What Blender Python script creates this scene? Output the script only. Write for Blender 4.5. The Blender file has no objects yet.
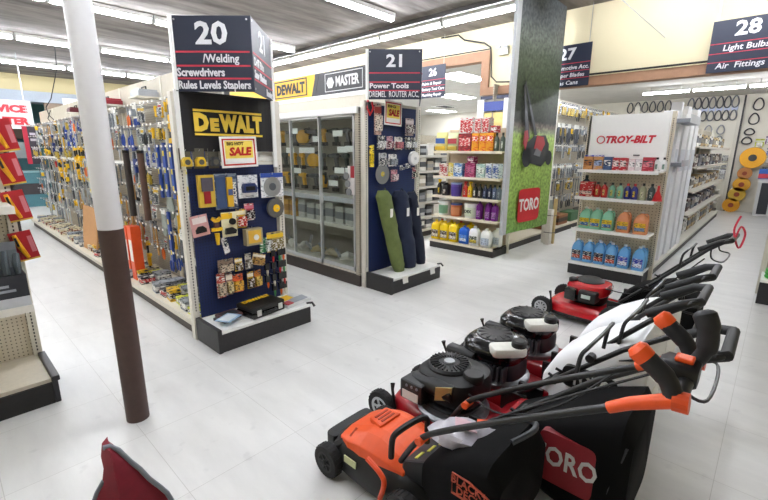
import bpy, bmesh, math, random
from math import sin, cos, pi, radians, atan2, sqrt
from mathutils import Vector, Matrix
rnd = random.Random(20)
SC = bpy.context.scene
COL = SC.collection

# ---------------------------------------------------------------- materials
def lin(h):
    h = h.lstrip('#')
    c = [int(h[i:i+2], 16)/255 for i in (0, 2, 4)]
    return tuple(((x/12.92) if x <= .04045 else ((x+.055)/1.055)**2.4) for x in c) + (1,)
MC = {}
def mat(hexcol, rough=.5, metal=0., vary=.10, scale=30., coat=0., trans=0., spec=.5, bump=0.):
    key = (hexcol, rough, metal, vary, scale, coat, trans, spec, bump)
    if key in MC: return MC[key]
    m = bpy.data.materials.new('paint_' + hexcol.strip('#')); m.use_nodes = True
    nt = m.node_tree; b = nt.nodes['Principled BSDF']
    b.inputs['Roughness'].default_value = rough
    b.inputs['Metallic'].default_value = metal
    b.inputs['Coat Weight'].default_value = coat
    b.inputs['Transmission Weight'].default_value = trans
    b.inputs['Specular IOR Level'].default_value = spec
    c = lin(hexcol)
    tc = nt.nodes.new('ShaderNodeTexCoord'); n = nt.nodes.new('ShaderNodeTexNoise')
    n.inputs['Scale'].default_value = scale; n.inputs['Detail'].default_value = 2
    nt.links.new(tc.outputs['Object'], n.inputs['Vector'])
    r = nt.nodes.new('ShaderNodeMapRange')
    r.inputs['To Min'].default_value = 1-vary; r.inputs['To Max'].default_value = 1+vary
    nt.links.new(n.outputs['Fac'], r.inputs['Value'])
    mx = nt.nodes.new('ShaderNodeVectorMath'); mx.operation = 'SCALE'
    mx.inputs[0].default_value = c[:3]
    nt.links.new(r.outputs['Result'], mx.inputs['Scale'])
    nt.links.new(mx.outputs['Vector'], b.inputs['Base Color'])
    if bump:
        bp = nt.nodes.new('ShaderNodeBump'); bp.inputs['Strength'].default_value = bump
        nt.links.new(n.outputs['Fac'], bp.inputs['Height']); nt.links.new(bp.outputs['Normal'], b.inputs['Normal'])
    MC[key] = m
    return m
def pmat(c1, c2, sc=38., rough=.42, thr=.53):
    """printed packaging: irregular blocks of a second ink on the base colour"""
    key = ('print', c1, c2, sc, rough, thr)
    if key in MC: return MC[key]
    m = bpy.data.materials.new('print_' + c1.strip('#')); m.use_nodes = True
    nt = m.node_tree; b = nt.nodes['Principled BSDF']; b.inputs['Roughness'].default_value = rough; L = nt.links.new
    tc = nt.nodes.new('ShaderNodeTexCoord'); mp = nt.nodes.new('ShaderNodeMapping'); mp.inputs['Scale'].default_value = (sc*.55, sc*.55, sc*1.7)
    L(tc.outputs['Object'], mp.inputs[0]); n = nt.nodes.new('ShaderNodeTexNoise'); n.inputs['Scale'].default_value = 1.; n.inputs['Detail'].default_value = 1.; L(mp.outputs[0], n.inputs['Vector'])
    g = nt.nodes.new('ShaderNodeMapRange'); g.inputs['From Min'].default_value = thr-.02; g.inputs['From Max'].default_value = thr+.02; L(n.outputs['Fac'], g.inputs['Value'])
    mx = nt.nodes.new('ShaderNodeMix'); mx.data_type = 'RGBA'; mx.inputs[6].default_value = lin(c1); mx.inputs[7].default_value = lin(c2)
    L(g.outputs[0], mx.inputs[0]); L(mx.outputs[2], b.inputs['Base Color']); MC[key] = m
    return m
def contrast(c):
    r, g, b = [int(c.lstrip('#')[i:i+2], 16) for i in (0, 2, 4)]
    return '#f1efe8' if .3*r+.59*g+.11*b < 120 else '#33363c'
def emat(hexcol, strength):
    m = bpy.data.materials.new('lamp_light'); m.use_nodes = True
    b = m.node_tree.nodes['Principled BSDF']
    b.inputs['Base Color'].default_value = lin(hexcol)
    b.inputs['Emission Color'].default_value = lin(hexcol)
    b.inputs['Emission Strength'].default_value = strength
    return m
def glassmat():
    m = bpy.data.materials.new('clear_glass'); m.use_nodes = True
    nt = m.node_tree; nt.nodes.remove(nt.nodes['Principled BSDF'])
    out = nt.nodes['Material Output']
    t = nt.nodes.new('ShaderNodeBsdfTransparent'); t.inputs[0].default_value = (.9, .93, .92, 1)
    g = nt.nodes.new('ShaderNodeBsdfGlossy'); g.inputs['Roughness'].default_value = .03
    fr = nt.nodes.new('ShaderNodeLayerWeight'); fr.inputs[0].default_value = .05
    mx = nt.nodes.new('ShaderNodeMixShader')
    nt.links.new(fr.outputs['Facing'], mx.inputs[0]); nt.links.new(t.outputs[0], mx.inputs[1]); nt.links.new(g.outputs[0], mx.inputs[2])
    nt.links.new(mx.outputs[0], out.inputs['Surface'])
    return m
def pegmat(hexcol, holecol, a, b_, pitch=.0254, rough=.55):
    """pegboard: dark holes on a square grid over object axes a, b_"""
    key = ('peg', hexcol, holecol, a, b_, pitch)
    if key in MC: return MC[key]
    m = bpy.data.materials.new('pegboard_' + hexcol.strip('#')); m.use_nodes = True
    nt = m.node_tree; b = nt.nodes['Principled BSDF']; b.inputs['Roughness'].default_value = rough
    tc = nt.nodes.new('ShaderNodeTexCoord'); sp = nt.nodes.new('ShaderNodeSeparateXYZ')
    nt.links.new(tc.outputs['Object'], sp.inputs[0])
    sq = []
    for ax in (a, b_):
        d = nt.nodes.new('ShaderNodeMath'); d.operation = 'PINGPONG'; d.inputs[1].default_value = pitch/2
        nt.links.new(sp.outputs[ax], d.inputs[0])
        p = nt.nodes.new('ShaderNodeMath'); p.operation = 'POWER'; p.inputs[1].default_value = 2
        nt.links.new(d.outputs[0], p.inputs[0]); sq.append(p)
    ad = nt.nodes.new('ShaderNodeMath'); ad.operation = 'ADD'
    nt.links.new(sq[0].outputs[0], ad.inputs[0]); nt.links.new(sq[1].outputs[0], ad.inputs[1])
    lt = nt.nodes.new('ShaderNodeMath'); lt.operation = 'LESS_THAN'; lt.inputs[1].default_value = (pitch*.16)**2
    nt.links.new(ad.outputs[0], lt.inputs[0])
    mx = nt.nodes.new('ShaderNodeMix'); mx.data_type = 'RGBA'
    mx.inputs[6].default_value = lin(hexcol); mx.inputs[7].default_value = lin(holecol)
    nt.links.new(lt.outputs[0], mx.inputs[0]); nt.links.new(mx.outputs[2], b.inputs['Base Color'])
    MC[key] = m
    return m

# ---------------------------------------------------------------- mesh builder
class MB:
    def __init__(s): s.v = []; s.f = []; s.m = []
    def add(s, vs, fs, mi=0):
        o = len(s.v); s.v += [tuple(v) for v in vs]
        for f in fs: s.f.append(tuple(o+i for i in f)); s.m.append(mi)
        return s
    def box(s, c, d, mi=0, rot=None, tx=1., ty=1.):
        hx, hy, hz = d[0]/2, d[1]/2, d[2]/2
        vs = [Vector((x*hx*(tx if z > 0 else 1), y*hy*(ty if z > 0 else 1), z*hz)) for z in (-1, 1) for y in (-1, 1) for x in (-1, 1)]
        if rot is not None: vs = [rot @ v for v in vs]
        vs = [v + Vector(c) for v in vs]
        return s.add(vs, [(0, 2, 3, 1), (4, 5, 7, 6), (0, 1, 5, 4), (2, 6, 7, 3), (0, 4, 6, 2), (1, 3, 7, 5)], mi)
    def bx(s, x0, x1, y0, y1, z0, z1, mi=0):
        return s.box(((x0+x1)/2, (y0+y1)/2, (z0+z1)/2), (x1-x0, y1-y0, z1-z0), mi)
    def tube(s, pts, r, mi=0, n=8, closed=False, caps=True):
        pts = [Vector(p) for p in pts]; k = len(pts); rings = []
        rr = r if isinstance(r, (list, tuple)) else [r]*k
        ref = None
        for i, p in enumerate(pts):
            if closed: d = pts[(i+1) % k] - pts[i-1]
            else: d = pts[min(i+1, k-1)] - pts[max(i-1, 0)]
            d = d.normalized() if d.length > 1e-9 else Vector((0, 0, 1))
            if ref is None:
                ref = Vector((0, 0, 1)) if abs(d.z) < .9 else Vector((1, 0, 0))
            u = (ref - d*ref.dot(d)).normalized(); w = d.cross(u); ref = u
            rings.append([p + u*rr[i]*cos(2*pi*j/n) + w*rr[i]*sin(2*pi*j/n) for j in range(n)])
        return s.rings(rings, mi, caps=caps and not closed, loop=closed)
    def cyl(s, p0, p1, r, mi=0, n=12, r1=None):
        return s.tube([p0, p1], [r, r if r1 is None else r1], mi, n)
    def rings(s, rings, mi=0, caps=True, loop=False):
        n = len(rings[0]); o = len(s.v); k = len(rings)
        for rg in rings: s.v += [tuple(v) for v in rg]
        for i in range(k if loop else k-1):
            a, b = o+i*n, o+((i+1) % k)*n
            for j in range(n):
                j2 = (j+1) % n
                s.f.append((a+j, a+j2, b+j2, b+j)); s.m.append(mi)
        if caps:
            s.f.append(tuple(o+j for j in reversed(range(n)))); s.m.append(mi)
            s.f.append(tuple(o+(k-1)*n+j for j in range(n))); s.m.append(mi)
        return s
    def lathe(s, prof, c=(0, 0, 0), mi=0, n=20, axis='z', caps=True):
        c = Vector(c); rings = []
        for r, h in prof:
            rg = []
            for j in range(n):
                a = 2*pi*j/n
                if axis == 'z': v = Vector((r*cos(a), r*sin(a), h))
                elif axis == 'x': v = Vector((h, r*cos(a), r*sin(a)))
                else: v = Vector((r*sin(a), h, r*cos(a)))
                rg.append(c+v)
            rings.append(rg)
        return s.rings(rings, mi, caps)
    def prism(s, pts, a0, a1, axis='y', mi=0):
        """outline (u, v) extruded along an axis: y -> (x,z), x -> (y,z), z -> (x,y)"""
        def P(u, v, a): return {'y': (u, a, v), 'x': (a, u, v), 'z': (u, v, a)}[axis]
        return s.rings([[P(u, v, a0) for u, v in pts], [P(u, v, a1) for u, v in pts]], mi)
    def mesh(s, name, mats, smooth=False, bevel=0):
        me = bpy.data.meshes.new(name); me.from_pydata(s.v, [], s.f)
        for m in (mats if isinstance(mats, (list, tuple)) else [mats]): me.materials.append(m)
        for p, mi in zip(me.polygons, s.m): p.material_index = mi
        bm = bmesh.new(); bm.from_mesh(me)
        bmesh.ops.recalc_face_normals(bm, faces=bm.faces)
        if bevel:
            es = [e for e in bm.edges if len(e.link_faces) == 2 and e.calc_face_angle(0) > .6]
            bmesh.ops.bevel(bm, geom=es, offset=bevel, segments=2, affect='EDGES', profile=.6, clamp_overlap=True)
        bm.to_mesh(me); bm.free()
        if smooth:
            me.shade_smooth()
            try: me.set_sharp_from_angle(angle=radians(38))
            except Exception: pass
        return me
    def build(s, name, mats, parent=None, loc=(0, 0, 0), rz=0., smooth=False, bevel=0, rot=None):
        o = bpy.data.objects.new(name, s.mesh(name, mats, smooth, bevel)); COL.objects.link(o)
        if parent is not None: o.parent = parent
        o.location = loc; o.rotation_euler = rot if rot else (0, 0, rz)
        return o
def tag(o, label, cat, group=None):
    o['label'] = label; o['category'] = cat
    if group: o['group'] = group
    return o
def thing(name, label, cat, loc=(0, 0, 0), rz=0., group=None):
    o = bpy.data.objects.new(name, None); COL.objects.link(o); o.empty_display_size = .05
    o.location = loc; o.rotation_euler = (0, 0, rz)
    return tag(o, label, cat, group)
def struct(o):
    o['kind'] = 'structure'; return o
def inst(me, name, loc, rz, label, cat, group=None, rot=None):
    o = bpy.data.objects.new(name, me); COL.objects.link(o)
    o.location = loc; o.rotation_euler = rot if rot else (0, 0, rz)
    return tag(o, label, cat, group)
def dup(root, loc, rz, label, group=None):
    r = root.copy(); COL.objects.link(r); r.location = loc; r.rotation_euler = (0, 0, rz); r['label'] = label
    if group: r['group'] = group
    for ch in list(root.children):
        c = ch.copy(); COL.objects.link(c); c.parent = r
        for g in list(ch.children):
            d = g.copy(); COL.objects.link(d); d.parent = c
    return r
def text(s, size, m, parent, loc, rot, name='lettering', bold=.02, xs=1., shear=0., align='CENTER', depth=.0015, spacing=1., fit=None):
    """flat raised lettering, read along local +x, up along local +y before rot"""
    cu = bpy.data.curves.new(name, 'FONT'); cu.body = s; cu.size = size; cu.align_x = align; cu.align_y = 'CENTER'
    cu.offset = bold*size; cu.extrude = depth; cu.shear = shear; cu.resolution_u = 2; cu.space_character = spacing
    t = bpy.data.objects.new('tmp', cu); COL.objects.link(t)
    me = bpy.data.meshes.new_from_object(t); bpy.data.objects.remove(t)
    for v in me.vertices: v.co.x *= xs
    if fit:                                   # stretch the word to an exact width and height about its centre
        X = [v.co.x for v in me.vertices]; Y = [v.co.y for v in me.vertices]
        for v in me.vertices:
            v.co.x = (v.co.x-(max(X)+min(X))/2)*fit[0]/(max(X)-min(X)); v.co.y = (v.co.y-(max(Y)+min(Y))/2)*fit[1]/(max(Y)-min(Y))
    me.materials.clear(); me.materials.append(m)
    o = bpy.data.objects.new(name, me); COL.objects.link(o)
    if parent is not None: o.parent = parent
    o.location = loc; o.rotation_euler = rot
    return o
FY = (pi/2, 0, 0)            # faces -y, reads along +x
FX = (pi/2, 0, -pi/2)        # faces -x, reads along -y
def sup(hx, hy, z, n=28, e=3., cx=0, cy=0):
    out = []
    for j in range(n):
        a = 2*pi*j/n; c, s_ = cos(a), sin(a)
        out.append((cx+hx*math.copysign(abs(c)**(2/e), c), cy+hy*math.copysign(abs(s_)**(2/e), s_), z))
    return out
def rrect_xz(y, hx, z0, z1, n=20, e=5., cx=0):
    return [(x, y, z) for x, z, _ in sup(hx, (z1-z0)/2, 0, n, e, cx, (z0+z1)/2)]
ORD = ['first', 'second', 'third', 'fourth', 'fifth', 'sixth', 'seventh', 'eighth', 'ninth', 'tenth', 'eleventh', 'twelfth',
       'thirteenth', 'fourteenth', 'fifteenth', 'sixteenth']

# palette
BEIGE = mat('#d9d5c6', .5); WHITE = mat('#f3f3f0', .45, vary=.02); DARK = mat('#1d1c1c', .55); NAVY = mat('#1b2440', .5)
BLACK = mat('#0d0d0e', .5); GLOSSB = mat('#0a0a0b', .22, coat=.3); STEEL = mat('#b9bbbd', .3, .9); ALU = mat('#c9cbcc', .35, .6)
RED = mat('#b4121f', .35); DKRED = mat('#a80f1d', .3, coat=.4); YEL = mat('#f2c21b', .45); ORANGE = mat('#f0561c', .42)
PAPER = mat('#f4f3ee', .7); WOOD = mat('#9a7459', .6, scale=12, vary=.2); CREAM = mat('#d6cbaa', .8, vary=.03, scale=2)
LET = mat('#e4e6ea', .5); REDLINE = mat('#c8324a', .5); SIGNN = mat('#232a3d', .5, vary=.05)
GLASS = glassmat()

# ---------------------------------------------------------------- camera
fpx = 420.; ro = radians(.33); pt = radians(13.3); az = radians(42.9)
F0 = Vector((cos(az), sin(az), 0)); R0 = Vector((sin(az), -cos(az), 0)); U0 = Vector((0, 0, 1))
Fv = cos(pt)*F0 - sin(pt)*U0; Uv = sin(pt)*F0 + cos(pt)*U0
Rv = cos(ro)*R0 + sin(ro)*Uv; Uv = cos(ro)*Uv - sin(ro)*R0
cam = bpy.data.cameras.new('camera'); cam.sensor_width = 36; cam.lens = fpx/768*36; cam.clip_start = .05
co = bpy.data.objects.new('camera', cam); COL.objects.link(co)
Mx = Matrix((Rv, Uv, -Fv)).transposed().to_4x4(); Mx.translation = Vector((0, 0, 1.6)); co.matrix_world = Mx
SC.camera = co
SC.view_settings.view_transform = 'Standard'; SC.view_settings.look = 'None'; SC.view_settings.gamma = 1
SC.view_settings.use_curve_mapping = False; SC.view_settings.exposure = 1.6
w = bpy.data.worlds.new('world'); SC.world = w; w.use_nodes = True
w.node_tree.nodes['Background'].inputs[0].default_value = (.9, .95, 1, 1); w.node_tree.nodes['Background'].inputs[1].default_value = .05

# ---------------------------------------------------------------- the setting
def floor_mat():
    m = bpy.data.materials.new('vinyl_tile'); m.use_nodes = True
    nt = m.node_tree; b = nt.nodes['Principled BSDF']; L = nt.links.new
    tc = nt.nodes.new('ShaderNodeTexCoord')
    br = nt.nodes.new('ShaderNodeTexBrick'); br.offset = 0; br.inputs['Scale'].default_value = 1
    br.inputs['Brick Width'].default_value = .61; br.inputs['Row Height'].default_value = .61; br.inputs['Mortar Size'].default_value = .0016
    br.inputs['Color1'].default_value = lin('#e2e2df'); br.inputs['Color2'].default_value = lin('#dededb'); br.inputs['Mortar'].default_value = lin('#c4c3be')
    L(tc.outputs['Object'], br.inputs['Vector'])
    n1 = nt.nodes.new('ShaderNodeTexNoise'); n1.inputs['Scale'].default_value = 1.6; n1.inputs['Detail'].default_value = 8; n1.inputs['Roughness'].default_value = .62
    mp = nt.nodes.new('ShaderNodeMapping'); mp.inputs['Scale'].default_value = (3, .8, 1)
    L(tc.outputs['Object'], mp.inputs[0]); L(mp.outputs[0], n1.inputs['Vector'])
    r = nt.nodes.new('ShaderNodeMapRange'); r.inputs['From Min'].default_value = .3; r.inputs['From Max'].default_value = .7
    r.inputs['To Min'].default_value = .86; r.inputs['To Max'].default_value = 1.03; L(n1.outputs['Fac'], r.inputs['Value'])
    n2 = nt.nodes.new('ShaderNodeTexNoise'); n2.inputs['Scale'].default_value = 9; n2.inputs['Detail'].default_value = 3; L(tc.outputs['Object'], n2.inputs['Vector'])
    r2 = nt.nodes.new('ShaderNodeMapRange'); r2.inputs['From Min'].default_value = .28; r2.inputs['From Max'].default_value = .36
    r2.inputs['To Min'].default_value = .9; r2.inputs['To Max'].default_value = 1.; L(n2.outputs['Fac'], r2.inputs['Value'])
    mu = nt.nodes.new('ShaderNodeMath'); mu.operation = 'MULTIPLY'; L(r.outputs[0], mu.inputs[0]); L(r2.outputs[0], mu.inputs[1])
    sc = nt.nodes.new('ShaderNodeVectorMath'); sc.operation = 'SCALE'; L(br.outputs['Color'], sc.inputs[0]); L(mu.outputs[0], sc.inputs['Scale'])
    L(sc.outputs[0], b.inputs['Base Color'])
    r3 = nt.nodes.new('ShaderNodeMapRange'); r3.inputs['To Min'].default_value = .22; r3.inputs['To Max'].default_value = .5; L(n1.outputs['Fac'], r3.inputs['Value'])
    L(r3.outputs[0], b.inputs['Roughness'])
    return m
def ceil_mat(c1, c2, along):
    m = bpy.data.materials.new('ceiling_board'); m.use_nodes = True
    nt = m.node_tree; b = nt.nodes['Principled BSDF']; b.inputs['Roughness'].default_value = .9; L = nt.links.new
    tc = nt.nodes.new('ShaderNodeTexCoord'); mp = nt.nodes.new('ShaderNodeMapping'); mp.inputs['Scale'].default_value = along
    L(tc.outputs['Object'], mp.inputs[0])
    n = nt.nodes.new('ShaderNodeTexNoise'); n.inputs['Scale'].default_value = 2.2; n.inputs['Detail'].default_value = 7; n.inputs['Roughness'].default_value = .65
    L(mp.outputs[0], n.inputs['Vector'])
    cr = nt.nodes.new('ShaderNodeValToRGB'); cr.color_ramp.elements[0].position = .33; cr.color_ramp.elements[1].position = .7
    cr.color_ramp.elements[0].color = lin(c1); cr.color_ramp.elements[1].color = lin(c2)
    L(n.outputs['Fac'], cr.inputs[0]); L(cr.outputs[0], b.inputs['Base Color'])
    return m
struct(MB().bx(-4, 15.3, -4, 19, -.1, 0).build('floor', floor_mat()))
struct(MB().bx(-4, 6.5, -4, 15.1, 3.5, 3.6).build('ceiling', ceil_mat('#554f4a', '#96908a', (.35, 1.6, 1))))
struct(MB().bx(6.5, 15.4, -4, 18.1, 3.12, 3.2).build('ceiling', ceil_mat('#c9c7c0', '#d5d3cc', (1, 1, 1))))
struct(MB().bx(-4.1, -4, -4, 19, 0, 3.5).build('wall_west', CREAM))
struct(MB().bx(-4, 15.3, -4.1, -4, 0, 3.5).build('wall_south', CREAM))
struct(MB().bx(15.3, 15.4, -4, 19, 0, 3.2).build('wall_east', mat('#d9d5c8', .7, vary=.05, scale=3)))
# cream fascia between the main room and the lower annex, stepped up at y = 3.75
fa = MB(); fa.bx(6.4, 6.5, -4, 3.66, 2.6, 3.5); fa.bx(6.4, 6.5, 3.66, 15, 3.15, 3.5)
struct(fa.build('wall_fascia', CREAM))
bm_ = MB(); bm_.bx(6.36, 6.52, -4, 3.8, 2.48, 2.6); bm_.bx(6.36, 6.52, 3.66, 3.8, 2.6, 3.0); bm_.bx(6.36, 6.52, 3.66, 15, 3.0, 3.15)
struct(bm_.build('trim_1', WOOD))
# back of the shop: cream band, pale soffit, and the service room behind
struct(MB().bx(-4, 6.4, 15, 15.1, 3.09, 3.5).build('wall_back', mat('#c4b88e', .8, vary=.03, scale=2)))
sf = MB(); sf.bx(-4, 6.4, 14.9, 15.6, 2.82, 3.09); struct(sf.build('trim_2', mat('#96a0ab', .5)))
struct(MB().bx(-4, 15.3, 18, 18.1, 0, 3.5).build('wall_north', mat('#4d7f86', .7, vary=.15, scale=3)))
struct(MB().bx(-4, 6.4, 15.1, 18, 3.09, 3.19).build('ceiling', ceil_mat('#a8a49a', '#c0bcb2', (1, 1, 1))))
struct(MB().bx(2.5, 6.4, 15.0, 15.1, 0, 2.82).build('wall_back', mat('#8a7a68', .7)))

# fluorescent tube fixtures
TUBE = emat('#f4f7ff', 26.)
def tube_light(label, loc, rz, group, rail=True):
    t = thing('tube_light', label, 'light', loc, rz, group)
    h = MB(); h.bx(-.61, .61, -.05, .05, .02, .075); h.bx(-.61, -.585, -.04, .04, -.03, .02); h.bx(.585, .61, -.04, .04, -.03, .02)
    h.build('housing', mat('#cfcfcb', .4), t)
    l = MB(); l.cyl((-.585, .0, -.012), (.585, .0, -.012), .024, n=8); l.build('lamp_tube', TUBE, t)
    return t
rows = [(1.7, 3.42, 'row overhead, added and unseen'), (4.4, 3.42, 'row nearest the camera'), (7.07, 3.42, 'second row back'), (9.8, 3.42, 'third row back'), (12.55, 3.42, 'row against the back band')]  # overhead row is unseen, added because the endcap fronts are lit
for y, z, nm in rows:
    xs = [3.6-.62-1.24*i for i in range(4)][::-1] if y < 3 else [4.9-.62-1.24*i for i in range(6)][::-1] if y < 5 else [5.1-.62-1.24*i for i in range(7)][::-1]
    for i, x in enumerate(xs):
        tube_light('fluorescent tube light, %s from the left in the ceiling %s' % (ORD[i], nm), (x, y, z), 0, 'ceiling tube lights, ' + nm)
    q = MB(); q.bx(-4, xs[-1]+.75, y+.14, y+.19, 3.44, 3.5); tag(q.build('conduit', mat('#3d3a38', .6)), 'dark conduit on the ceiling beside the %s' % nm, 'conduit')
for i in range(8):
    tube_light('fluorescent tube light, %s from the right in the row along the cream fascia' % ORD[i], (5.5, 3.335+1.245*i, 3.40), pi/2, 'ceiling tube lights along the fascia')
for i, y in enumerate((1.42, .17)):  # unseen tubes added to brighten the right fascia and the banner
    tube_light('added fluorescent tube light right of the mower banner, %s one, unseen above the frame' % ('near' if i else 'next'), (5.5, y, 3.40), pi/2, 'ceiling tube lights along the fascia')
q = MB(); q.bx(5.3, 5.35, 1, 12.9, 3.44, 3.5); tag(q.build('conduit', mat('#3d3a38', .6)), 'dark conduit along the ceiling beside the fascia row of lights', 'conduit')
for i in range(4):
    t = thing('strip_light', 'annex strip light under the low ceiling, %s from the left' % ORD[i], 'light', (12.3, 2.3-1.0*i+.02, 2.98), pi/2, 'annex strip lights')
    MB().bx(-.47, .47, -.06, .06, .02, .05).build('housing', WHITE, t)
    MB().bx(-.46, .46, -.03, .03, -.02, .02).build('lamp_tube', TUBE, t)
    [MB().cyl((s, 0, .05), (s, 0, .139), .006, n=6).build('hanger', ALU, t) for s in (-.3, .3)]
for i in range(5):  # extra row of strips, added to brighten the annex
    t = thing('strip_light', 'added annex strip light nearer the cream fascia, %s from the left' % ORD[i], 'light', (8.6, 3.4-1.2*i, 3.072), pi/2, 'added annex strip lights near the fascia')
    MB().bx(-.55, .55, -.06, .06, .02, .05).build('housing', WHITE, t); MB().bx(-.54, .54, -.03, .03, -.02, .02).build('lamp_tube', TUBE, t)
TROF = emat('#f6f8ff', 16.)
for i, (x, y, lb) in enumerate([(8.0, 5.2, 'nearest'), (10.6, 7.1, 'second'), (14.0, 10.0, 'farthest'), (9.5, 1.6, 'hidden'), (8.4, 8.6, 'side')]):
    if lb in ('hidden', 'side'): continue
    t = thing('ceiling_panel_light', '%s square panel light in the low annex ceiling' % lb, 'light', (x, y, 3.12))
    q = MB(); q.bx(-.62, .62, -.32, .32, -.02, -.001); q.build('frame', WHITE, t)
    MB().bx(-.58, .58, -.28, .28, -.028, -.02).build('diffuser', TROF, t)
t = thing('ceiling_vent', 'dark slotted air vent in the annex ceiling beyond sign 26', 'vent', (12.7, 8.95, 3.12))
MB().bx(-.4, .4, -.3, .3, -.02, -.001).build('frame', WHITE, t)
q = MB(); [q.bx(-.3, .3, -.2+.1*k, -.14+.1*k, -.03, -.02) for k in range(4)]; q.build('grille', mat('#33373c', .6), t)

# column
t = thing('support_column', 'round steel column, white above and brown below, standing in the aisle', 'column', (.64, 2.645, 0))
MB().cyl((0, 0, 0), (0, 0, 1.175), .062, n=28).build('painted_base', mat('#4a3630', .5, vary=.15), t, smooth=True)
MB().cyl((0, 0, 1.175), (0, 0, 3.5), .0615, n=28).build('shaft', mat('#e4e4e6', .4, vary=.03), t, smooth=True)
# ---------------------------------------------------------------- packs and tools that hang on pegs
# every hung mesh: origin at the hanging hole on the board, board normal -y
def hook(m, d, mi): m.tube([(0, 0, 0), (0, -d, 0), (0, -d-.008, .012)], .0025, mi, 5)
def m_card(w, h, d, goods='box'):
    m = MB(); y = -.03
    m.bx(-w/2, w/2, y-.003, y, -h+.02, .02, 0)
    hook(m, .05, 3)
    if goods == 'box': m.bx(-w*.36, w*.36, y-.003-d, y-.003, -h*.82, -h*.28, 1)
    elif goods == 'stick': m.tube([(0, y-.012-d/2, -h*.25), (0, y-.012-d/2, -h*.6), (0, y-.012-d/2, -h*.9)], [d*.3, d*.55, d*.4], 1, 8)
    elif goods == 'disc': m.lathe([(0.001, 0), (w*.42, 0), (w*.42, -.006), (w*.16, -.008), (w*.15, -.016), (.001, -.016)], (0, y-.004, -h*.55), 1, 18, 'y')
    m.bx(-w/2, w/2, y-.0045, y-.0025, -h*.2, -h*.06, 2)
    return m
def m_screwdriver():
    m = MB(); hook(m, .05, 2)
    m.lathe([(.006, 0), (.015, -.005), (.017, -.03), (.012, -.075), (.015, -.1), (.008, -.108)], (0, -.035, 0), 0, 10)
    m.cyl((0, -.035, -.105), (0, -.035, -.24), .0045, 1, 6); return m
def m_pliers():
    m = MB(); hook(m, .05, 2)
    for s in (-1, 1):
        m.tube([(s*.012, -.035, -.085), (s*.03, -.035, -.13), (s*.028, -.035, -.19), (s*.018, -.035, -.22)], [.008, .011, .011, .007], 0, 8)
        m.prism([(0, -.095), (s*.016, -.085), (s*.016, -.05), (s*.004, .005), (0, .005)], -.042, -.028, 'y', 1)
    m.cyl((0, -.045, -.085), (0, -.025, -.085), .014, 1, 10); return m
def m_tape():
    m = MB(); hook(m, .05, 2)
    m.bx(-.045, .045, -.034, -.03, -.14, .02, 1)
    m.prism([(-.036, -.12), (.036, -.12), (.036, -.075), (.02, -.048), (-.018, -.048), (-.036, -.07)], -.078, -.034, 'y', 0)
    m.cyl((0, -.081, -.087), (0, -.078, -.087), .022, 1, 14); return m
def m_hammer():
    m = MB(); hook(m, .05, 2)
    m.tube([(0, -.04, -.02), (0, -.04, -.16), (0, -.04, -.2), (0, -.04, -.33)], [.009, .01, .015, .013], 0, 8)
    m.cyl((-.055, -.04, -.005), (.02, -.04, -.005), .014, 1, 10)
    m.prism([(.02, -.018), (.05, -.03), (.065, -.05), (.05, -.012), (.02, .008)], -.048, -.032, 'y', 1); return m
def m_level():
    m = MB(); hook(m, .05, 2); m.bx(-.026, .026, -.052, -.03, -.5, .02, 0)
    for z in (-.08, -.24, -.4): m.bx(-.014, .014, -.054, -.028, z-.025, z+.025, 1)
    return m
def m_wrench():
    m = MB(); hook(m, .05, 1)
    m.tube([(0, -.035, -.02), (0, -.035, -.2)], .009, 0, 6); m.lathe([(.012, -.006), (.02, -.006), (.02, .006), (.012, .006)], (0, -.035, -.225), 0, 12, 'y')
    m.prism([(-.02, -.03), (.02, -.03), (.026, .005), (.008, -.008), (-.008, -.008), (-.026, .005)], -.042, -.028, 'y', 0); return m
def m_clamp():
    m = MB(); hook(m, .05, 2)
    m.bx(-.008, .008, -.05, -.03, -.34, .02, 1); m.prism([(-.008, .015), (.075, .0), (.075, -.03), (-.008, -.05)], -.055, -.025, 'y', 0)
    m.prism([(-.015, -.14), (.075, -.13), (.075, -.16), (.02, -.19), (.03, -.29), (.012, -.29), (-.015, -.2)], -.058, -.022, 'y', 0); return m
def m_gloves():
    m = MB(); hook(m, .05, 2)
    m.bx(-.045, .045, -.05, -.03, -.05, .02, 1)
    m.rings([[(x*sx, -.045+y*.016, z) for x, y, _ in sup(1, 1, 0, 10, 2.4)] for sx, z in ((.045, -.04), (.05, -.1), (.055, -.16), (.05, -.19))], 0)
    for k in range(4): m.tube([(-.037+.025*k, -.045, -.18), (-.04+.027*k, -.05, -.25-.02*(k in (1, 2)))], [.013, .009], 0, 6)
    m.tube([(.05, -.045, -.12), (.075, -.05, -.19)], [.014, .01], 0, 6); return m
def m_saw():
    m = MB(); hook(m, .05, 2)
    m.prism([(-.03, -.13), (.03, -.13), (.0, -.5), (-.03, -.5)], -.036, -.034, 'y', 1)
    m.tube([(-.025, -.036, -.12), (-.045, -.036, -.06), (-.03, -.036, .01), (.035, -.036, .015), (.045, -.036, -.06), (.03, -.036, -.12)], .012, 0, 6, closed=True); return m
def m_bottlepack():
    m = MB(); hook(m, .05, 2); m.bx(-.04, .04, -.034, -.03, -.03, .02, 1)
    m.lathe([(.03, -.2), (.034, -.19), (.034, -.09), (.014, -.06), (.014, -.04), (.001, -.04)], (0, -.065, 0), 0, 12); return m
HANG = {}
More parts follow.
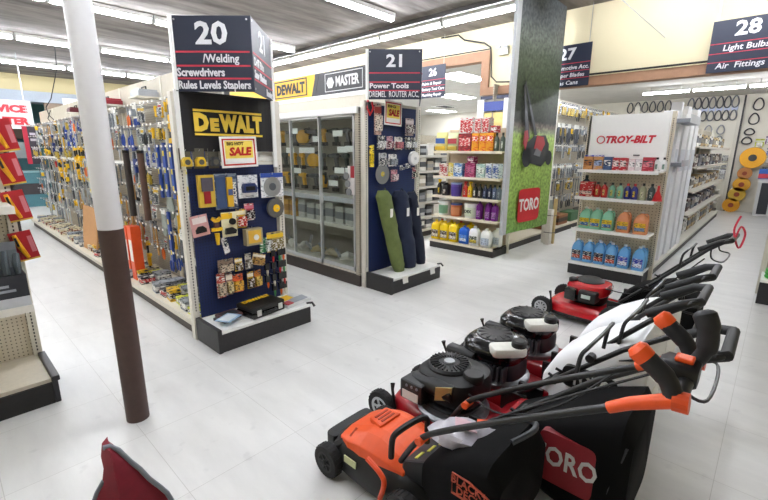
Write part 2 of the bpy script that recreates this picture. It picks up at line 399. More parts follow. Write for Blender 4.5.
def hmesh(kind, cols):
    k = (kind, cols)
    if k not in HANG:
        f = {'screwdriver': m_screwdriver, 'pliers': m_pliers, 'tape_measure': m_tape, 'hammer': m_hammer, 'spirit_level': m_level, 'wrench': m_wrench,
             'bar_clamp': m_clamp, 'work_gloves': m_gloves, 'hand_saw': m_saw, 'bottle_pack': m_bottlepack,
             'blister_pack': lambda: m_card(.09, .19, .025), 'tool_card': lambda: m_card(.07, .24, .03, 'stick'), 'blade_pack': lambda: m_card(.13, .17, .01, 'disc'),
             'small_pack': lambda: m_card(.075, .13, .02)}[kind]
        cs = [mat(c, .42) for c in cols]
        while len(cs) < 3: cs.append(STEEL)
        if kind in ('blister_pack', 'tool_card', 'blade_pack', 'small_pack'): cs = [pmat(cols[0], contrast(cols[0]), 60, .42, .6), pmat(cols[1], contrast(cols[1]), 80, .35, .6), mat(cols[2], .42), STEEL]
        HANG[k] = f().mesh(kind, cs)
    return HANG[k]
SV = '#aeb3b8'
TOOLS = [  # kind, everyday word, colour word, colours
    ('screwdriver', 'screwdriver', 'yellow handled', ('#f0c020', SV, SV)), ('screwdriver', 'screwdriver', 'red handled', ('#b51d24', SV, SV)), ('screwdriver', 'screwdriver', 'blue handled', ('#27418f', SV, SV)),
    ('pliers', 'pliers', 'blue handled', ('#2a4aa0', '#8d9298', SV)), ('pliers', 'pliers', 'orange handled', ('#d8682a', '#8d9298', SV)), ('pliers', 'pliers', 'black handled', ('#22252a', '#9ba0a6', SV)),
    ('tape_measure', 'tape measure', 'yellow', ('#efc224', '#23262c', SV)), ('tape_measure', 'tape measure', 'grey', ('#8e959c', '#e8e8e2', SV)),
    ('hammer', 'hammer', 'wooden handled', ('#b98e57', '#5b6066', SV)), ('hammer', 'hammer', 'yellow handled', ('#e8b81d', '#3b3e44', SV)),
    ('wrench', 'wrench', 'chrome', ('#b3b8bd', SV)), ('wrench', 'wrench', 'dark grey', ('#5c6268', SV)),
    ('bar_clamp', 'clamp', 'yellow and black', ('#f0be18', '#2a2c30', SV)), ('bar_clamp', 'clamp', 'dark blue', ('#273a80', '#4a4f58', SV)),
    ('spirit_level', 'level', 'blue', ('#2d4b9c', '#e7d23b', SV)), ('spirit_level', 'level', 'silver', ('#b4b9be', '#d8c53a', SV)),
    ('hand_saw', 'saw', 'yellow handled', ('#efbb1c', '#c2c6c9', SV)), ('work_gloves', 'gloves', 'black and grey', ('#3c4048', '#dcdcd6', SV)), ('work_gloves', 'gloves', 'pale patterned', ('#9aa39a', '#e4e4de', SV)),
    ('blister_pack', 'tool pack', 'white carded', ('#e2e2dc', '#575c63', '#d8b21e', SV)), ('blister_pack', 'tool pack', 'yellow carded', ('#e9bd22', '#30343a', '#e9e9e2', SV)), ('blister_pack', 'tool pack', 'black carded', ('#26282c', '#c0a43a', '#d9d9d4', SV)),
    ('tool_card', 'tool pack', 'slim silver', ('#c6c9c8', '#7b8188', '#f0f0ea', SV)), ('tool_card', 'tool pack', 'slim blue', ('#d6d8da', '#2a4aa0', '#2d4b9c', SV)), ('small_pack', 'parts pack', 'small white', ('#e6e6e0', '#70757b', '#a33', SV)) if False else
    ('small_pack', 'parts pack', 'small white', ('#e6e6e0', '#70757b', '#aa3333', SV)), ('small_pack', 'parts pack', 'small dark', ('#3a3d44', '#9ba0a6', '#e4e4de', SV))]
TK = {(t[0], t[2]): t for t in TOOLS}

# ---------------------------------------------------------------- long tool aisle: six bays facing the left aisle
PEGB = pegmat('#aba392', '#57524a', 1, 2)
PEGX = pegmat('#b3ac9b', '#6b6558', 0, 2)
BAYN = ['nearest bay', 'second bay', 'third bay', 'fourth bay', 'fifth bay', 'farthest bay']
GX = 1.83
for b in range(6):
    y0 = 3.54+1.34*b; y1 = y0+1.34
    t = thing('shelving_bay', 'beige pegboard shelving bay of hand tools, %s of the long left aisle' % BAYN[b], 'shelving', (GX, y0, 0), 0, 'tool aisle shelving bays')
    MB().bx(0, .012, .0, 1.34, .12, 2.34).build('back_panel', PEGB, t)
    MB().bx(-.012, .02, 0, 1.34, 2.12, 2.34).build('top_panel', mat('#c9c2b0', .6), t)
    q = MB(); q.bx(-.02, .03, -.02, .02, 0, 2.34); q.build('upright', BEIGE, t)
    MB().bx(-.45, 0, 0, 1.34, .1, .14).build('base_deck', mat('#d8d2c0', .5), t)
    MB().bx(-.43, -.40, 0, 1.34, .0, .1).build('kick_plate', mat('#4a423c', .6), t)
    MB().bx(-.462, -.45, 0, 1.34, .1, .145).build('price_rail', mat('#cfcabc', .5), t)
    rws = (2.04, 1.83, 1.62, 1.41, 1.20, .99, .78, .57)
    for z in rws[3:4]:
        q = MB(); q.bx(-.2, -.19, .03, 1.31, z+.02, z+.055); q.bx(-.19, 0, .03, .05, z+.03, z+.045); q.bx(-.19, 0, 1.29, 1.31, z+.03, z+.045)
        q.build('label_rail', mat('#e9e9e6', .5), t)
THEME = {0: [[('blister_pack', 'white carded'), ('bar_clamp', 'yellow and black'), ('screwdriver', 'yellow handled')], [('spirit_level', 'blue'), ('spirit_level', 'silver'), ('tool_card', 'slim blue')], [('tool_card', 'slim blue'), ('work_gloves', 'pale patterned')],
             [('spirit_level', 'blue'), ('hammer', 'yellow handled'), ('work_gloves', 'pale patterned')], [('hammer', 'yellow handled'), ('work_gloves', 'black and grey')], [('small_pack', 'small dark'), ('work_gloves', 'black and grey'), ('pliers', 'blue handled')]],
         1: [[('blister_pack', 'white carded'), ('pliers', 'blue handled'), ('tool_card', 'slim silver')], [('tool_card', 'slim blue'), ('bar_clamp', 'dark blue'), ('wrench', 'chrome')], [('spirit_level', 'silver'), ('wrench', 'dark grey')],
             [('hand_saw', 'yellow handled'), ('hammer', 'wooden handled')], [('hammer', 'wooden handled'), ('pliers', 'orange handled')], [('small_pack', 'small white'), ('screwdriver', 'red handled')]],
         2: [[('pliers', 'orange handled'), ('tape_measure', 'yellow'), ('blister_pack', 'yellow carded')], [('pliers', 'black handled'), ('screwdriver', 'blue handled'), ('tool_card', 'slim blue')], [('hand_saw', 'yellow handled'), ('pliers', 'orange handled')],
             [('hand_saw', 'yellow handled'), ('tool_card', 'slim silver')], [('small_pack', 'small dark'), ('wrench', 'chrome')], [('small_pack', 'small white'), ('screwdriver', 'red handled')]],
         3: [[('tool_card', 'slim blue'), ('screwdriver', 'blue handled'), ('pliers', 'blue handled')], [('bar_clamp', 'yellow and black'), ('blister_pack', 'black carded')], [('bar_clamp', 'yellow and black'), ('wrench', 'chrome')],
             [('wrench', 'chrome'), ('tool_card', 'slim silver')], [('pliers', 'black handled'), ('screwdriver', 'yellow handled')], [('small_pack', 'small white'), ('wrench', 'dark grey')]],
         4: [[('blister_pack', 'yellow carded'), ('bar_clamp', 'dark blue'), ('hammer', 'wooden handled')], [('blister_pack', 'black carded'), ('tape_measure', 'yellow')], [('bar_clamp', 'yellow and black'), ('wrench', 'chrome')],
             [('wrench', 'chrome'), ('wrench', 'dark grey')], [('tool_card', 'slim silver'), ('small_pack', 'small white')], [('wrench', 'chrome'), ('small_pack', 'small dark')]],
         5: [[('tape_measure', 'grey'), ('blister_pack', 'yellow carded')], [('tape_measure', 'grey'), ('blister_pack', 'black carded')], [('wrench', 'dark grey'), ('tool_card', 'slim silver')],
             [('wrench', 'chrome'), ('wrench', 'dark grey')], [('wrench', 'chrome'), ('small_pack', 'small white')], [('wrench', 'dark grey'), ('small_pack', 'small white')]]}
WID = {'screwdriver': .055, 'pliers': .09, 'tape_measure': .11, 'hammer': .125, 'spirit_level': .085, 'wrench': .075, 'bar_clamp': .12, 'work_gloves': .15, 'hand_saw': .12,
       'blister_pack': .115, 'tool_card': .09, 'blade_pack': .15, 'small_pack': .1, 'bottle_pack': .1}
POOL = [k for k in TK if 'blue' not in k[1]] + [k for k in TK if k[1] in ('chrome', 'dark grey', 'slim silver', 'small dark', 'black carded', 'small white', 'black handled', 'silver')]*2
ROWN = ['top', 'second', 'third', 'fourth', 'fifth', 'sixth', 'seventh', 'lowest']
for b in range(6):
    for r in range(8):
        ks = THEME[b][min(5, r*6//8)]; y = 3.54+1.34*b+.07; end = 3.54+1.34*(b+1)-.05; k = 0
        runs = max(1, len(ks)); seg = (end-y)/runs
        for i, kk in enumerate(ks):
            yy = y+seg*i+.04; n = 0
            while yy < y+seg*(i+1)-.02:
                kind, word, cw, cols = TK[kk if rnd.random() < .6 else rnd.choice(POOL) if b > 0 or r < 2 else rnd.choice(ks)]
                if kind in ('spirit_level', 'hand_saw') and r in (1, 4, 7): kind, word, cw, cols = TK[('blister_pack', 'white carded')]
                z = rws[r]+rnd.uniform(-.03, .03)
                dx = rnd.choice((.10, .14, .18, .22))
                me = hmesh(kind, cols)
                lb = '%s %s on the %s peg row of the %s, tool aisle' % (cw, word, ROWN[r], BAYN[b])
                gp = '%s %ss, %s row, %s' % (cw, word, ROWN[r], BAYN[b])
                o = inst(me, kind, (GX-dx+.03, yy, z), -pi/2+rnd.uniform(-.12, .12), lb, word, gp)
                yy += WID[kind]*(1.0 if b < 3 else 1.2); n += 1
# peg arms reach from board to the goods: one comb of hooks per bay
for b in range(6):
    q = MB()
    for r, z in enumerate(rws):
        for k in range(12):
            q.cyl((-.2, .08+.107*k, z+.003), (0, .08+.107*k, z+.003), .003, 0, n=4); q.bx(-.262, -.258, .064+.107*k, .096+.107*k, z+.0, z+.022, 1) if (k*7+r*3+b) % 5 < (4 if b < 2 else 2) else None; q.cyl((-.26, .08+.107*k, z+.011), (-.2, .08+.107*k, z+.011), .002, 0, n=4)
    par = [o for o in COL.objects if o.name.startswith('shelving_bay')][b]
    o = q.build('peg_hooks', [STEEL, PAPER], par); o['kind'] = 'stuff'
# goods lying on the base deck
def deckbox(name, w, d, h, c1, c2):
    m = MB(); m.bx(-w/2, w/2, -d/2, d/2, 0, h, 0); m.bx(-w/2-.001, w/2+.001, -d/2-.001, d/2+.001, h*.25, h*.7, 1); return m.mesh(name, [pmat(c1, contrast(c1), 40, .5, .58), pmat(c2, contrast(c2), 60, .5, .56)])
DB = [(deckbox('parts_box', .12, .16, .09, '#d9cfae', '#7c4a2c'), 'brown and cream parts box'), (deckbox('parts_box', .14, .12, .08, '#303338', '#b81f28'), 'red and black parts box'), (deckbox('parts_box', .11, .15, .07, '#dfe34a', '#f2f2e8'), 'lime yellow parts box'),
      (deckbox('parts_box', .15, .14, .1, '#9aa0a6', '#e4e4e0'), 'grey parts box'), (deckbox('parts_box', .1, .13, .12, '#e6b92c', '#2c2f35'), 'yellow and black parts box')]
dp = {0: [2, 3, 2, 4, 1, 3], 1: [1, 4, 3, 2, 0, 1], 2: [0, 3, 1, 4, 0], 3: [3, 3, 0, 3], 4: [0, 1, 0, 0, 1], 5: [0, 1, 0, 3, 0]}
for b in range(6):
    seq = dp[b]
    for row in (0, 1):
        for i, k in enumerate(seq):
            kk = seq[(i+row*2) % len(seq)]
            me, w = DB[kk]
            inst(me, 'parts_box', (1.50+.17*row+rnd.uniform(-.02, .02), 3.54+1.34*b+.15+i*(1.1/len(seq)), .14), rnd.uniform(-.15, .15), '%s on the deck of the %s, %s' % (w, BAYN[b], 'aisle side' if row == 0 else 'board side'), 'box', 'boxes on the tool aisle deck')
# things standing on the deck: cardboard sheet, orange cylinder boxes, long tubes
o = MB().box((0, 0, .34), (.02, .75, .66), 0).build('cardboard_sheet', mat('#b98a5b', .8, vary=.15), None, (1.47, 7.3, .112), 0, rot=(0, .12, 0)); tag(o, 'brown cardboard sheet leaning on the tool shelves behind the column', 'cardboard')
for i, (y, c, cw, h) in enumerate([(5.25, '#e2531f', 'orange', .62), (5.42, '#e2531f', 'orange', .6), (5.62, '#23262a', 'black', .55)]):
    t = thing('tool_carton', 'tall %s carton on the deck beside the brown column base, %s from the endcap' % (cw, ORD[i]), 'box', (1.49, y, .14))
    MB().bx(-.05, .05, -.06, .06, 0, h).build('carton', mat(c, .45), t); MB().bx(-.052, -.049, -.045, .045, h*.35, h*.75).build('label', mat('#e9e6df', .6) if i < 2 else ORANGE, t)
for i, (y, c, cw) in enumerate([(4.75, '#5a4033', 'brown'), (5.2, '#2c2320', 'dark brown')]):
    t = thing('storage_tube', '%s long tube hanging upright in the tool aisle right of the column' % cw, 'tube', (1.50, y, .88))
    MB().cyl((0, 0, 0), (0, 0, .68), .032, n=16).build('tube', mat(c, .5), t, smooth=True); MB().cyl((0, 0, .68), (0, 0, .71), .034, n=16).build('cap', GLOSSB, t); MB().cyl((.04, 0, .695), (.33, 0, .695), .005, n=6).build('hanger', STEEL, t)
# things set along the top of the aisle
for i, (y, nm, c, L) in enumerate([(5.0, 'silver', '#aeb3b9', .25), (6.3, 'red', '#8c2731', .5), (7.9, 'dark red', '#5d2329', .2)]):
    t = thing('tool_box', '%s tool box perched on a top bracket of the long left aisle' % nm, 'tool box', (1.69, y, 2.13))
    MB().bx(-.1, .1, -L/2, L/2, 0, .05).build('body', mat(c, .35, .4), t, bevel=.008); MB().bx(-.09, .09, -L/2+.01, L/2-.01, .05, .07).build('lid', mat(c, .3, .5), t, bevel=.006)
    q = MB(); q.tube([(0, -.06, .065), (0, -.06, .1), (0, .06, .1), (0, .06, .065)], .007, 0, 6); q.build('handle', BLACK, t); MB().bx(-.12, .14, -L/2, L/2, -.015, 0).build('bracket', BEIGE, t)
# tape measures seen over the endcap
for i, (x, c, cw) in enumerate([(1.52, '#e8c02a', 'yellow'), (1.64, '#3a3d42', 'black and cream'), (1.41, '#d9b53a', 'gold')]):
    inst(hmesh('tape_measure', (c, '#5a574c', SV)), 'tape_measure', (x, 3.49, 1.59), 0, '%s tape measure hanging between the black banner and the navy board' % cw, 'tape measure')

# ---------------------------------------------------------------- endcaps
PEGN = pegmat('#16285a', '#080d1e', 0, 2)
UPR = mat('#dcd8cc', .5)
def slots(m, x, y, z0, z1, mi): 
    z = z0
    while z < z1: m.bx(x-.004, x+.004, y-.003, y, z, z+.014, mi); z += .0254
def endcap(name, label, loc, w, top, posttop, kick, kickmat, deckd=.43):
    t = thing(name, label, 'endcap', loc)
    MB().bx(-w/2+.05, w/2-.05, -.012, 0, kick+.02, top).build('back_panel', PEGN, t)
    MB().bx(-w/2+.05, w/2-.05, -.016, .004, top, top+.03).build('top_rail', UPR, t)
    for s, pt_ in ((-1, posttop), (1, posttop)):
        q = MB(); q.bx(s*w/2-.028, s*w/2+.028, -.03, .03, 0, pt_, 0); slots(q, s*w/2, -.03, kick+.1, min(top, pt_), 1)
        q.build('upright', [UPR, DARK], t)
    MB().bx(-w/2+.02, w/2-.0, -deckd, -.032, kick, kick+.025).build('base_deck', WHITE, t, bevel=.003)
    q = MB(); q.bx(-w/2+.0, w/2-.02, -deckd+.0, -deckd+.02, 0, kick-.004); q.build('kick_plate', kickmat, t)
    q = MB(); q.bx(-w/2-.015, -w/2+.02, -deckd-.012, -.035, 0, kick+.045); q.build('end_cover', kickmat, t, bevel=.004)
    q = MB(); q.bx(w/2-.02, w/2, -deckd, -.035, 0, kick-.004); q.tube([(w/2-.02, -deckd+.03, kick+.03), (w/2+.03, -deckd+.01, kick+.03), (w/2+.035, -deckd-.02, kick-.0)], .012, 0, 8); q.build('end_cover', kickmat, t)
    return t
KICK = mat('#2d2c2d', .5, vary=.3, scale=40)
E20 = endcap('endcap_display', 'navy pegboard endcap of power tool parts with black base, near the column', (1.83, 3.5, 0), .9, 1.47, 2.03, .155, KICK)
E21 = endcap('endcap_display', 'navy pegboard endcap under sign 21 holding two upright cloth bags', (3.86, 3.46, 0), .94, 2.1, 2.13, .15, KICK)
# V shaped aisle signs on the endcaps
def vsign(name, label, loc, L, A, R, h, front, side):
    t = thing(name, label, 'sign', loc)
    for nm, P, Q, lines in (('sign_panel', L, A, front), ('sign_panel', A, R, side)):
        P = Vector(P); Q = Vector(Q); d = (Q-P); ln = d.length; a = atan2(d.y, d.x)
        p = MB().bx(0, ln, 0, .012, 0, h).build(nm, SIGNN, t, (P.x, P.y, 0), a)
        q = MB()
        for z in (.52, .335, .165): q.bx(.02, ln-.02, -.003, 0, h*z, h*z+.012)
        q.build('stripe', REDLINE, p)
        q = MB(); [q.cyl((x, -.004, z), (x, 0, z), .007, n=8) for x in (.03, ln-.03) for z in (.025, h-.025)]; q.build('screw', STEEL, p)
        for s, sz, x, z, al, xs, bd in lines:
            text(s, sz, LET, p, (x*ln, -.002, z*h), FY, 'lettering', bd, xs, align=al)
    [MB().bx(e[0]-.012, e[0]+.012, e[1]-.012, e[1]+.012, 0, h).build('post', WHITE, t) for e in (L, R)]
    return t
vsign('aisle_sign', 'dark aisle 20 sign reading Welding, Screwdrivers, above the black banner', (1.83, 3.5, 2.03), (-.43, -.04, 0), (-.03, -.48, 0), (.44, -.0, 0), .525,
      [('20', .21, .5, .76, 'CENTER', 1.15, .03), ('/Welding', .082, .6, .44, 'CENTER', .9, .018), ('Screwdrivers', .079, .03, .255, 'LEFT', .86, .03), ('Rules Levels Staplers', .079, .03, .085, 'LEFT', .83, .026)],
      [('21', .21, .5, .76, 'CENTER', 1.1, .03), ('Drill Bits', .08, .04, .42, 'LEFT', 1.1, .03), ('Saw Blades', .08, .04, .25, 'LEFT', 1.1, .03), ('Router', .08, .6, .08, 'LEFT', 1.0, .03)])
vsign('aisle_sign', 'dark aisle 21 sign reading Power Tools, on the endcap with cloth bags', (3.86, 3.46, 2.14), (-.48, -.06, 0), (-.1, -.5, 0), (.46, -.04, 0), .5,
      [('21', .17, .52, .76, 'CENTER', 1.2, .03), ('Power Tools', .07, .04, .27, 'LEFT', 1.15, .03), ('DREMEL  ROUTER ACC.', .085, .03, .10, 'LEFT', .60, .012)],
      [('21', .17, .5, .76, 'CENTER', 1.1, .03)])
# black banner
t = thing('brand_banner', 'black cloth banner with yellow lettering between two white posts, above the navy board', 'banner', (1.81, 3.455, 1.585))
q = MB(); n = 24
for i in range(n):
    x0 = -.40+.8*i/n; x1 = -.40+.8*(i+1)/n; f = lambda x: .006*sin(x*18)+.004*sin(x*41)
    q.add([(x0, f(x0), 0), (x1, f(x1), 0), (x1, f(x1), .45), (x0, f(x0), .45), (x0, f(x0)+.004, 0), (x1, f(x1)+.004, 0), (x1, f(x1)+.004, .45), (x0, f(x0)+.004, .45)], [(0, 1, 2, 3), (7, 6, 5, 4)])
q.build('cloth', mat('#171518', .6), t, smooth=True)
YB = mat('#f3cf4a', .5)
text('D', .185, YB, t, (-.25, -.014, .228), FY, bold=.07, fit=(.12, .145)); text('E', .135, YB, t, (-.142, -.014, .212), FY, bold=.07, fit=(.075, .105)); text('WALT', .185, YB, t, (.095, -.014, .228), FY, bold=.07, spacing=1.1, fit=(.39, .145))
for z in (.135, .318):
    MB().bx(-.31, .29, -.016, -.012, z-.009, z+.009).build('stripe', YB, t)
MB().cyl((-.42, 0, .45), (.42, 0, .45), .008, n=8).build('rod', BLACK, t)
[MB().bx(a, a+.033, -.005, .015, -.14, .46).build('side_post', WHITE, t) for a in (-.435, .405)]
# white panel behind, right of the sale card
tag(MB().bx(-.22, .22, 0, .01, 0, .14).build('backing_panel', mat('#e6e4dc', .5), None, (2.04, 3.50, 1.502)), 'plain pale panel behind the sale card below the black banner', 'panel')
def sale(name, label, loc, w, h, rz, tilt, extra):
    t = thing(name, label, 'sign', loc, rz); t.rotation_euler = (0, tilt, rz)
    MB().bx(-w/2, w/2, 0, .004, 0, h).build('card', PAPER, t)
    q = MB(); b = .012; i = .018
    q.bx(-w/2+i, w/2-i, -.002, 0, i, i+b); q.bx(-w/2+i, w/2-i, -.002, 0, h-i-b, h-i); q.bx(-w/2+i, -w/2+i+b, -.002, 0, i, h-i); q.bx(w/2-i-b, w/2-i, -.002, 0, i, h-i)
    q.build('border', mat('#c92a22', .5), t)
    MB().bx(-w/2+.04, w/2-.04, -.002, 0, h*.30, h*.86).build('yellow_field', mat('#f7dd5e', .6), t)
    text('SALE', h*.34, mat('#c1201c', .5), t, (.01, -.003, h*.52), FY, bold=.05, shear=.15, fit=(w*.62, h*.28))
    text(extra, h*.14, mat('#5a3a1a', .5), t, (-w*.1, -.003, h*.77), FY, bold=.03, fit=(w*.45, h*.11))
    if w < .36: MB().bx(-w/2+.05, w/2-.05, -.003, 0, h*.13, h*.25).build('price_slip', WHITE, t)
    return t
sale('sale_card', 'yellow and red sale card pinned below the black banner on the endcap', (1.85, 3.40, 1.455), .335, .255, 0, -.03, 'BIG HOT')
sale('sale_card', 'yellow and red sale card under sign 21', (3.79, 3.39, 1.885), .30, .27, 0, .03, 'BIG')
# goods on the navy endcap board, each a thing
def hung(name, label, cat, x, z, w, h, parts, group=None, tilt=0., y=3.47, rail=True):
    """x, z = centre of the pack; parts = [(part, builder, material)] in local coords, origin at the pack's centre"""
    t = thing(name, label, cat, (x, y, z), 0, group); t.rotation_euler = (0, tilt, 0)
    for nm, m, mt in parts: m.build(nm, mt, t)
    return t
def crd(w, h, d0=-.04, d1=-.035): return MB().bx(-w/2, w/2, d0, d1, -h/2, h/2)
def pegm(h, z=None): return MB().tube([(0, .018, h/2-.012), (0, -.05, h/2-.012), (0, -.06, h/2+.004)], .003, 0, 6)
def blst(x0, x1, z0, z1, d0=-.07, d1=-.04): return MB().bx(x0, x1, d0, d1, z0, z1)
def std(name, label, x, z, w, h, cardc, blc, bandc=None, cat='pack', group=None, tilt=0., y=3.47, bl=(.1, .9, .12, .62), d=.035):
    ps = [('card', crd(w, h), pmat(cardc, contrast(cardc), 70, .5, .57)), ('blister', blst(-w/2+bl[0]*w, -w/2+bl[1]*w, -h/2+bl[2]*h, -h/2+bl[3]*h, -.04-d, -.04), pmat(blc, contrast(blc), 75, .2, .56)), ('peg_hook', pegm(h), STEEL)]
    if bandc: ps.insert(1, ('band', MB().bx(-w/2, w/2, -.043, -.0395, h*.2, h*.4), mat(bandc, .5)))
    return hung(name, label, cat, x, z, w, h, ps, group, tilt, y)
hung('drill_bit_set', 'yellow and dark red drill bit case hanging at the top left of the navy board', 'drill bits', 1.535, 1.27, .13, .26,
     [('case', MB().bx(-.065, .065, -.075, -.035, -.13, .13), mat('#d9b642', .4)), ('clear_cover', MB().bx(-.045, .05, -.085, -.075, .0, .11), mat('#5a5560', .25)), ('label', MB().bx(-.03, .025, -.083, -.075, -.1, .0), mat('#9c1a24', .4)), ('peg_hook', pegm(.26), STEEL)])
zp = hung('stud_finder_pack', 'grey and blue carded tool with a yellow strip, second pack along the top', 'pack', 1.715, 1.255, .2, .3,
     [('card', crd(.2, .3), pmat('#7c8796', '#3d4c6b', 30, .35, .5)), ('window', MB().bx(-.09, .02, -.043, -.04, -.14, .12), mat('#41567d', .25)), ('tool', MB().bx(.0, .05, -.065, -.04, -.13, .12), mat('#e5b52c', .4)), ('grip', MB().bx(.005, .045, -.07, -.065, -.03, .02), mat('#4b5b8c', .4)), ('peg_hook', pegm(.3), STEEL)])
text('ZIRCON', .05, PAPER, zp, (.075, -.042, -.02), (pi/2, -pi/2, 0), 'lettering', .03)
hung('laser_level_pack', 'white carded pack with a blue boxy tool, third along the top', 'pack', 1.92, 1.285, .19, .18,
     [('card', crd(.19, .2), pmat('#e8e9ea', '#9aa0aa', 60, .35, .6)), ('tool', MB().prism([(-.06, -.05), (.06, -.05), (.07, -.01), (.045, .03), (-.05, .03), (-.065, .0)], -.085, -.04, 'y'), mat('#2b3a6d', .35)), ('grip', MB().bx(-.045, .04, -.095, -.085, -.03, .005), BLACK), ('peg_hook', pegm(.2), STEEL)])
hung('saw_blade_pack', 'white and blue pack with a round saw blade, last along the top', 'saw blade', 2.165, 1.285, .235, .215,
     [('card', crd(.235, .22), pmat('#eef0f2', '#8f98a8', 60, .35, .6)), ('header', MB().bx(-.117, .117, -.044, -.04, .07, .11), mat('#2f4fa6', .4)),
      ('blade', MB().lathe([(.012, 0), (.09, 0), (.09, -.004), (.012, -.004)], (0, -.042, -.015), 0, 32, 'y'), mat('#a9adb1', .3, .7)), ('blade_centre', MB().lathe([(.001, 0), (.035, 0), (.035, -.003), (.001, -.003)], (0, -.046, -.015), 0, 20, 'y'), mat('#5a5f66', .4)), ('peg_hook', pegm(.22), STEEL)])
hung('grinding_disc', 'round grey grinding disc with a yellow centre at the right edge of the navy board', 'disc', 2.185, 1.07, .19, .19,
     [('disc', MB().lathe([(.01, 0), (.09, 0), (.092, -.01), (.085, -.02), (.01, -.024)], (0, -.035, 0), 0, 28, 'y'), mat('#5b5a58', .7)), ('centre_label', MB().lathe([(.001, 0), (.038, 0), (.036, -.006), (.001, -.006)], (0, -.06, 0), 0, 8, 'y'), YEL), ('peg_hook', MB().cyl((0, .02, 0), (0, -.09, 0), .004, n=6), STEEL)])
hung('sander_pad_pack', 'pink square pack with a black shape at the left edge of the navy board', 'pack', 1.465, .99, .14, .17,
     [('card', crd(.145, .175), mat('#d9a3a0', .45)), ('window', MB().bx(-.055, .06, -.044, -.04, .02, .07), mat('#efe2de', .4)), ('part_shape', MB().prism([(-.045, -.06), (.045, -.06), (.045, -.03), (.02, -.005), (-.02, -.005), (-.045, -.03)], -.05, -.04, 'y'), BLACK), ('peg_hook', pegm(.17), STEEL)], tilt=-.12)
hung('pocket_knife', 'bright yellow tool hanging below the drill bit case on the navy board', 'tool', 1.60, .93, .09, .26,
     [('handle', MB().tube([(0, -.05, -.02), (0, -.05, -.12)], [.022, .014], 0, 10), YEL), ('cross_grip', MB().bx(-.045, .045, -.065, -.04, .0, .028), YEL), ('body', MB().bx(-.02, .02, -.06, -.035, .02, .07), mat('#5c3a3a', .4)), ('head', MB().prism([(-.045, .1), (-.02, .075), (.02, .075), (.045, .1), (.03, .12), (0, .1), (-.03, .12)], -.06, -.04, 'y'), mat('#e0b024', .4)), ('peg_hook', MB().tube([(0, .018, .11), (0, -.045, .11)], .003, 0, 6), STEEL)])
hung('wheel_set_pack', 'cream and yellow card with two black wheels in the middle of the navy board', 'pack', 1.72, .97, .14, .21,
     [('card', crd(.14, .215), mat('#ece4bd', .5)), ('header', MB().bx(-.07, .03, -.043, -.04, .05, .1), YEL), ('upper_part', MB().lathe([(.001, 0), (.028, 0), (.028, -.02), (.001, -.02)], (.025, -.04, .025), 0, 16, 'y'), BLACK), ('lower_part', MB().prism([(-.05, -.08), (.045, -.08), (.055, -.05), (.02, -.025), (-.04, -.03)], -.065, -.04, 'y'), BLACK), ('peg_hook', pegm(.21), STEEL)])
std('bit_pack', 'slim red and yellow pack right of the card with black wheels', 1.835, 1.01, .09, .17, '#e0b32a', '#b3241f', '#efe6c4')
std('bit_pack', 'small red and pink pack beside the slim red and yellow one', 1.915, 1.06, .09, .15, '#c03a4a', '#2b1d22', '#d9748a')
hung('hole_saw_pack', 'clear box with a yellow insert and white disc hanging mid board', 'pack', 1.92, .845, .16, .16,
     [('box', MB().bx(-.08, .08, -.1, -.035, -.08, .07), mat('#b3a583', .25)), ('insert', MB().bx(-.062, .062, -.104, -.1, -.06, .055), mat('#e3b441', .4)), ('disc', MB().lathe([(.001, 0), (.026, 0), (.026, -.005), (.001, -.005)], (.012, -.104, -.01), 0, 16, 'y'), PAPER), ('peg_hook', pegm(.16), STEEL)])
std('hinge_pack', 'narrow white strip pack hanging below the card with wheels', 1.67, .79, .05, .15, '#e9e4e2', '#4a4d55', None, tilt=-.2, bl=(.3, .7, .5, .8))
std('sandpaper_pack', 'green pack with a white end right of the clear yellow box', 2.055, .735, .11, .14, '#2f7f57', '#e9ece8', None, bl=(.55, .95, .08, .8))
std('blade_card', 'yellow topped pack of blades at the lower right of the navy board', 2.165, .75, .18, .19, '#c9b16a', '#75683e', '#f0c92b')
for i, (x, z, w, h, c1, c2, lb) in enumerate([
    (1.655, .61, .14, .12, '#8a7565', '#c9b7a0', 'brown and cream bit pack, upper left of the low cluster'), (1.775, .60, .07, .12, '#e3bd35', '#5e4a24', 'yellow bit pack, upper middle of the low cluster'),
    (1.87, .61, .06, .15, '#c3bdb2', '#6f675c', 'pale narrow bit pack beside the yellow one in the low cluster'), (1.975, .61, .13, .11, '#d6b679', '#b98f4c', 'tan tilted pack at the upper right of the low cluster'),
    (1.60, .44, .075, .22, '#b7493a', '#d8c3a5', 'red and pale bit pack, lower left of the low cluster'), (1.675, .44, .06, .2, '#8c6b63', '#e2cf97', 'brown bit pack second along the low row'), (1.755, .43, .10, .17, '#e0602d', '#e8b03a', 'orange bit pack in the low row'),
    (1.88, .43, .06, .16, '#d9b02c', '#4c3b28', 'yellow and dark bit pack in the low row'), (1.955, .43, .07, .16, '#c1792f', '#e2be58', 'amber bit pack at the end of the low row')]):
    std('bit_pack', lb + ' on the navy board', x, z, w, h, c1, c2, '#ece6d6' if i % 2 else None, tilt=.3 if i == 3 else 0)
k = 0
